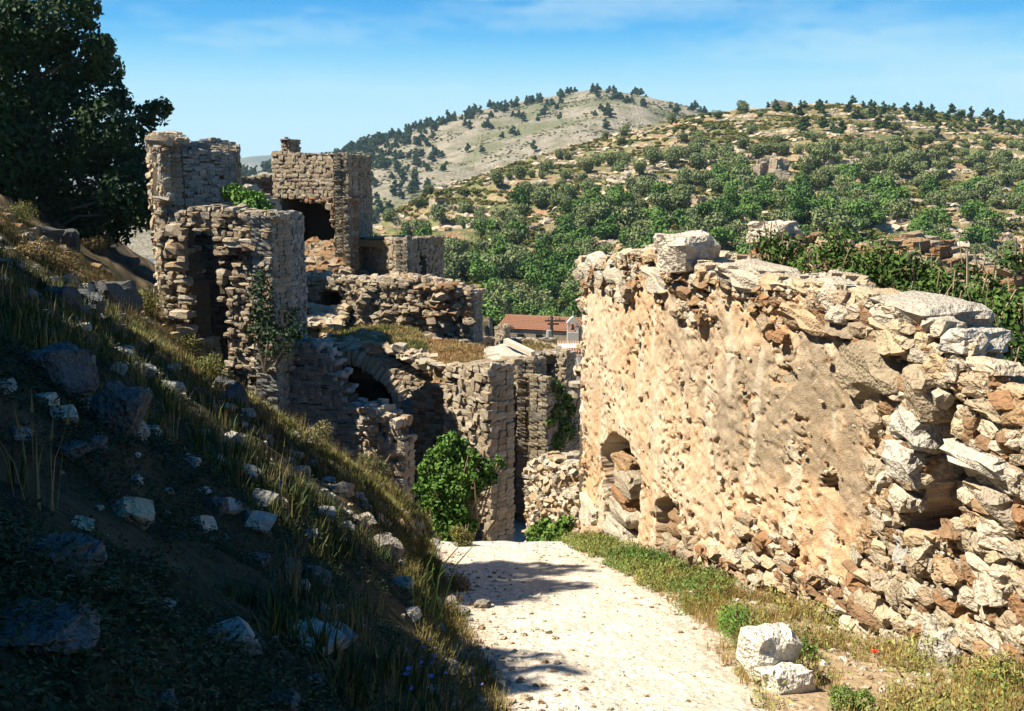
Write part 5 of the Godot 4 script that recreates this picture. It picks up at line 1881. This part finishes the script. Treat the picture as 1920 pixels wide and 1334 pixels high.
func scatter(called: String, label: String, kind: int, n: int, pick: Callable, h0: float, h1: float, ca: Color, cb: Color, wide := 1.0) -> void:
	var xs := []
	var cs := []
	for i in n:
		var q: Vector3 = (pick as Callable).call()     # x, d, keep
		if q.z <= 0.0 or R.randf() > q.z:
			continue
		var h := R.randf_range(h0, h1)
		xs.append(Transform3D(Basis(Vector3.UP, R.randf() * TAU).scaled(Vector3(h * wide, h, h * wide)), Vector3(q.x, ground_y(q.x, q.y) - 0.02, -q.y)))
		cs.append(ca.lerp(cb, clampf(R.randf() * 0.7 + 0.15 + N1.get_noise_2d(q.x * 45.0, q.y * 45.0), 0, 1)))
	tag(multi(called, tuft(kind), leafmat("grass blade", Color(0.2, 0.2, 0.08)), xs, cs), label, "grass")

func grasses() -> void:
	R.seed = 1234
	for k in [
			[400, 690, 70, 50, "low green-yellow cushion shrub on the bank crest below the doorway", 0], [345, 640, 80, 44, "yellow-green cushion shrub under the broken house corner", 0], [270, 566, 60, 50, "mossy green cushion right of the pitted limestone block", 0],
			[575, 815, 90, 44, "rounded thyme cushion high on the sunlit strip", 1], [640, 838, 90, 50, "dense thyme cushion in the middle of the sunlit strip", 1], [700, 870, 60, 50, "grey thyme cushion at the lower end of the sunlit strip", 1], [490, 770, 70, 40, "dry yellow cushion at the top of the sunlit strip", 2],
			[865, 1000, 40, 60, "yellow-green tuft shrub beside the small stone pile", 0], [850, 1090, 70, 44, "brown dry cushion overhanging the path shadow", 2], [60, 470, 60, 40, "brown dry cushion between the thin slab and white boulders", 2], [110, 500, 60, 46, "dark brown cushion under the white boulders", 2], [40, 400, 50, 50, "straw-coloured cushion at the left edge below the dark tree", 0], [180, 460, 50, 36, "straw-coloured cushion right of the white boulders", 2],
			[520, 700, 60, 36, "shaded green cushion at the foot of the low house", 0]]:
		var cols: Array = [[Color(0.08, 0.095, 0.022), Color(0.18, 0.17, 0.055)], [Color(0.085, 0.088, 0.036), Color(0.19, 0.17, 0.085)], [Color(0.13, 0.09, 0.035), Color(0.23, 0.165, 0.07)]][k[5]]
		cushion(k[4], k[0], k[1], k[2], k[3], cols[0], cols[1])
	# the bright green herb by the boulders, and its neighbour
	cushion("bright green leafy herb growing at the wall foot behind the white boulder", 1386, 1165, 110, 80, Color(0.05, 0.13, 0.02), Color(0.11, 0.21, 0.04), "herb")
	cushion("smaller green herb right of the white boulder", 1505, 1215, 60, 60, Color(0.05, 0.11, 0.02), Color(0.12, 0.18, 0.04), "herb")
	cushion("dark green weeds at the bottom edge near the right corner", 1600, 1310, 90, 50, Color(0.06, 0.12, 0.02), Color(0.16, 0.2, 0.06), "herb")
	cushion("green and yellow weeds in the lower right corner", 1885, 1250, 100, 120, Color(0.10, 0.14, 0.03), Color(0.30, 0.24, 0.08), "herb")
	var on_bank := func() -> Vector3:
		var d := lerpf(2.0, 25.0, pow(R.randf(), 1.1))
		var x := bank_x(d) + 0.1 - pow(R.randf(), 1.2) * 11.0
		return Vector3(x, d, smoothstep(-0.25, 0.15, N1.get_noise_2d(x * 50.0, d * 50.0 + 200)))
	scatter("bank_grass", "green grass growing over the shaded bank", 0, 26000, on_bank, 0.05, 0.17, Color(0.03, 0.05, 0.014), Color(0.075, 0.085, 0.025))
	scatter("dry_grass", "dry straw grass standing over the bank", 2, 4000, on_bank, 0.10, 0.30, Color(0.12, 0.10, 0.04), Color(0.22, 0.17, 0.08), 0.5)
	var herbs := func() -> Vector3:
		var d := lerpf(0.9, 13.0, pow(R.randf(), 1.3))
		var x := bank_x(d) - 0.1 - R.randf() * minf(6.5, d * 0.75 + 1.2)
		return Vector3(x, d, smoothstep(-0.3, 0.2, N1.get_noise_2d(x * 70.0 + 400, d * 70.0)))
	scatter("bank_herbs", "low dark leafy herbs covering the shaded bank", 3, 42000, herbs, 0.025, 0.075, Color(0.014, 0.028, 0.010), Color(0.042, 0.05, 0.018), 1.5)
	var crest := func() -> Vector3:
		var d := R.randf_range(11.5, 18.0)
		var x := bank_x(d) - R.randf() * 6.0
		var s := pix(Vector3(x, ground_y(x, d), -d))
		return Vector3(x, d, 1.0 if s.x > 240 else 0.0)
	var upper := func() -> Vector3:
		var d := R.randf_range(14.0, 29.0)
		var x := (R.randf_range(-60, 330) - 960.0) / F * d
		return Vector3(x, d, smoothstep(-0.45, 0.0, N1.get_noise_2d(x * 60.0, d * 60.0)))
	scatter("upper_straw", "dry grass on the ground between the dark tree and the broken house", 2, 17000, upper, 0.06, 0.2, Color(0.07, 0.065, 0.025), Color(0.24, 0.18, 0.085), 0.9)
	var xs0 := []
	var cs0 := []
	for i in 900:
		var q: Vector3 = upper.call()
		var r := lerpf(0.04, 0.3, pow(R.randf(), 4.0))
		xs0.append(Transform3D(Basis.from_scale(Vector3(r, r * 0.65, r * 0.85)) * rnd_basis(0.5), Vector3(q.x, ground_y(q.x, q.y) + r * 0.15, -q.y)))
		cs0.append(pal.rust[R.randi() % 5] if R.randf() < 0.5 else pal.pale[R.randi() % 5])
	tag(multi("upper_stones", rocks[4], mat("small stones", Color.WHITE), xs0, cs0), "loose stones on the ground left of the broken house", "stones")
	scatter("crest_grass", "yellow-green grass along the sunlit crest of the bank", 0, 15000, crest, 0.04, 0.13, Color(0.10, 0.125, 0.03), Color(0.25, 0.21, 0.075))
	scatter("crest_straw", "tall straw stalks along the sunlit crest of the bank", 2, 1200, crest, 0.10, 0.26, Color(0.27, 0.18, 0.08), Color(0.33, 0.25, 0.12), 0.4)
	var foot := func() -> Vector3:
		var d := R.randf_range(8.0, 16.5)
		var x := lerpf(verge_x(d) - 0.1, wall_x(d), R.randf())
		return Vector3(x, d, smoothstep(8.0, 10.5, d) * smoothstep(-0.3, 0.1, N1.get_noise_2d(x * 120.0, d * 120.0)))
	scatter("verge_grass", "green weeds along the foot of the plastered wall", 3, 9000, foot, 0.06, 0.17, Color(0.05, 0.11, 0.018), Color(0.17, 0.18, 0.05))
	var foot2 := func() -> Vector3:
		var d := R.randf_range(4.0, 10.5)
		var x := lerpf(verge_x(d) - 0.15, wall_x(d) + 0.05, pow(R.randf(), 0.7))
		return Vector3(x, d, smoothstep(-0.15, 0.2, N1.get_noise_2d(x * 130.0, d * 130.0)))
	scatter("verge_straw", "dry straw grass along the near foot of the broken wall", 2, 5200, foot2, 0.05, 0.16, Color(0.33, 0.23, 0.09), Color(0.36, 0.27, 0.12), 0.7)
	scatter("verge_weeds", "green weeds among the straw at the near wall foot", 3, 1500, foot2, 0.08, 0.2, Color(0.08, 0.13, 0.03), Color(0.22, 0.22, 0.07))
	var edge := func() -> Vector3:
		var d := R.randf_range(4.5, 12.5)
		var x := bank_x(d) + R.randf_range(-0.35, 0.12)
		return Vector3(x, d, 0.7)
	scatter("edge_grass", "short mixed grass along the left edge of the white path", 2, 2600, edge, 0.04, 0.13, Color(0.14, 0.135, 0.04), Color(0.31, 0.22, 0.095))
	# a few long single blades at the path shadow
	var th := thing("reed_tuft", "tuft of long green blades leaning over the path shadow", "grass", seen_on(800, 1165, ground_y, 1.5, 40, 0.05))
	for i in 7:
		var v := PackedVector3Array()
		var a := Vector3(R.randf_range(-0.1, 0.1), 0, R.randf_range(-0.05, 0.05))
		var b := a + Vector3(R.randf_range(-0.05, 0.35), R.randf_range(0.3, 0.55), 0)
		tube(v, [a, a.lerp(b, 0.6) + Vector3(-0.03, 0.05, 0), b], 0.007, 0.002, 4)
		put("blade", tri_mesh(v), mat("long blade", Color(0.16, 0.22, 0.05)), th)
	# red poppy
	var pp := W(1640, 1226, 6.15)
	th = thing("poppy", "single red poppy in the dry grass at the wall foot", "flower", pp - Vector3(0, 0.16, 0))
	for i in 4:
		var v := PackedVector3Array()
		var a := TAU * i / 4.0
		var o := Vector3(cos(a), 0, sin(a)) * 0.022
		var s := Vector3(-sin(a), 0, cos(a)) * 0.02
		var y := Vector3(0, 0.16, 0)
		v.append_array([y, y + o * 0.7 + s + Vector3(0, 0.014, 0), y + o * 1.2 + Vector3(0, 0.026, 0), y, y + o * 1.2 + Vector3(0, 0.026, 0), y + o * 0.7 - s + Vector3(0, 0.014, 0)])
		put("petal", tri_mesh(v), mat("poppy red", Color(0.65, 0.02, 0.012), 0.6), th)
	var sv := PackedVector3Array()
	tube(sv, [Vector3(0, 0, 0), Vector3(0.01, 0.16, 0)], 0.002, 0.002, 4)
	put("stem", tri_mesh(sv), mat("long blade", Color(0.16, 0.22, 0.05)), th)
	# blue flowers at the edge of the lower path shadow
	var xs := []
	var cs := []
	for i in 36:
		var g := seen_on(R.randf_range(750, 905), R.randf_range(1225, 1330), ground_y, 1.5, 40, 0.05)
		if g.y > -900:
			xs.append(Transform3D(Basis.from_scale(Vector3.ONE * R.randf_range(0.006, 0.012)) * rnd_basis(0.5), g + Vector3(0, R.randf_range(0.04, 0.12), 0)))
			cs.append(Color(0.12, 0.13, 0.40).lerp(Color(0.22, 0.2, 0.45), R.randf()))
	var fl := PackedVector3Array()
	for i in 5:
		var a := TAU * i / 5.0
		fl.append_array([Vector3.ZERO, Vector3(cos(a - 0.5), 0.25, sin(a - 0.5)), Vector3(cos(a + 0.5), 0.25, sin(a + 0.5))])
	tag(multi("blue_flowers", tri_mesh(fl), mat("flower", Color.WHITE, 0.7, null, 1.0, null, 1.0, true), xs, cs), "scattered small blue flowers at the shaded path edge", "flowers")
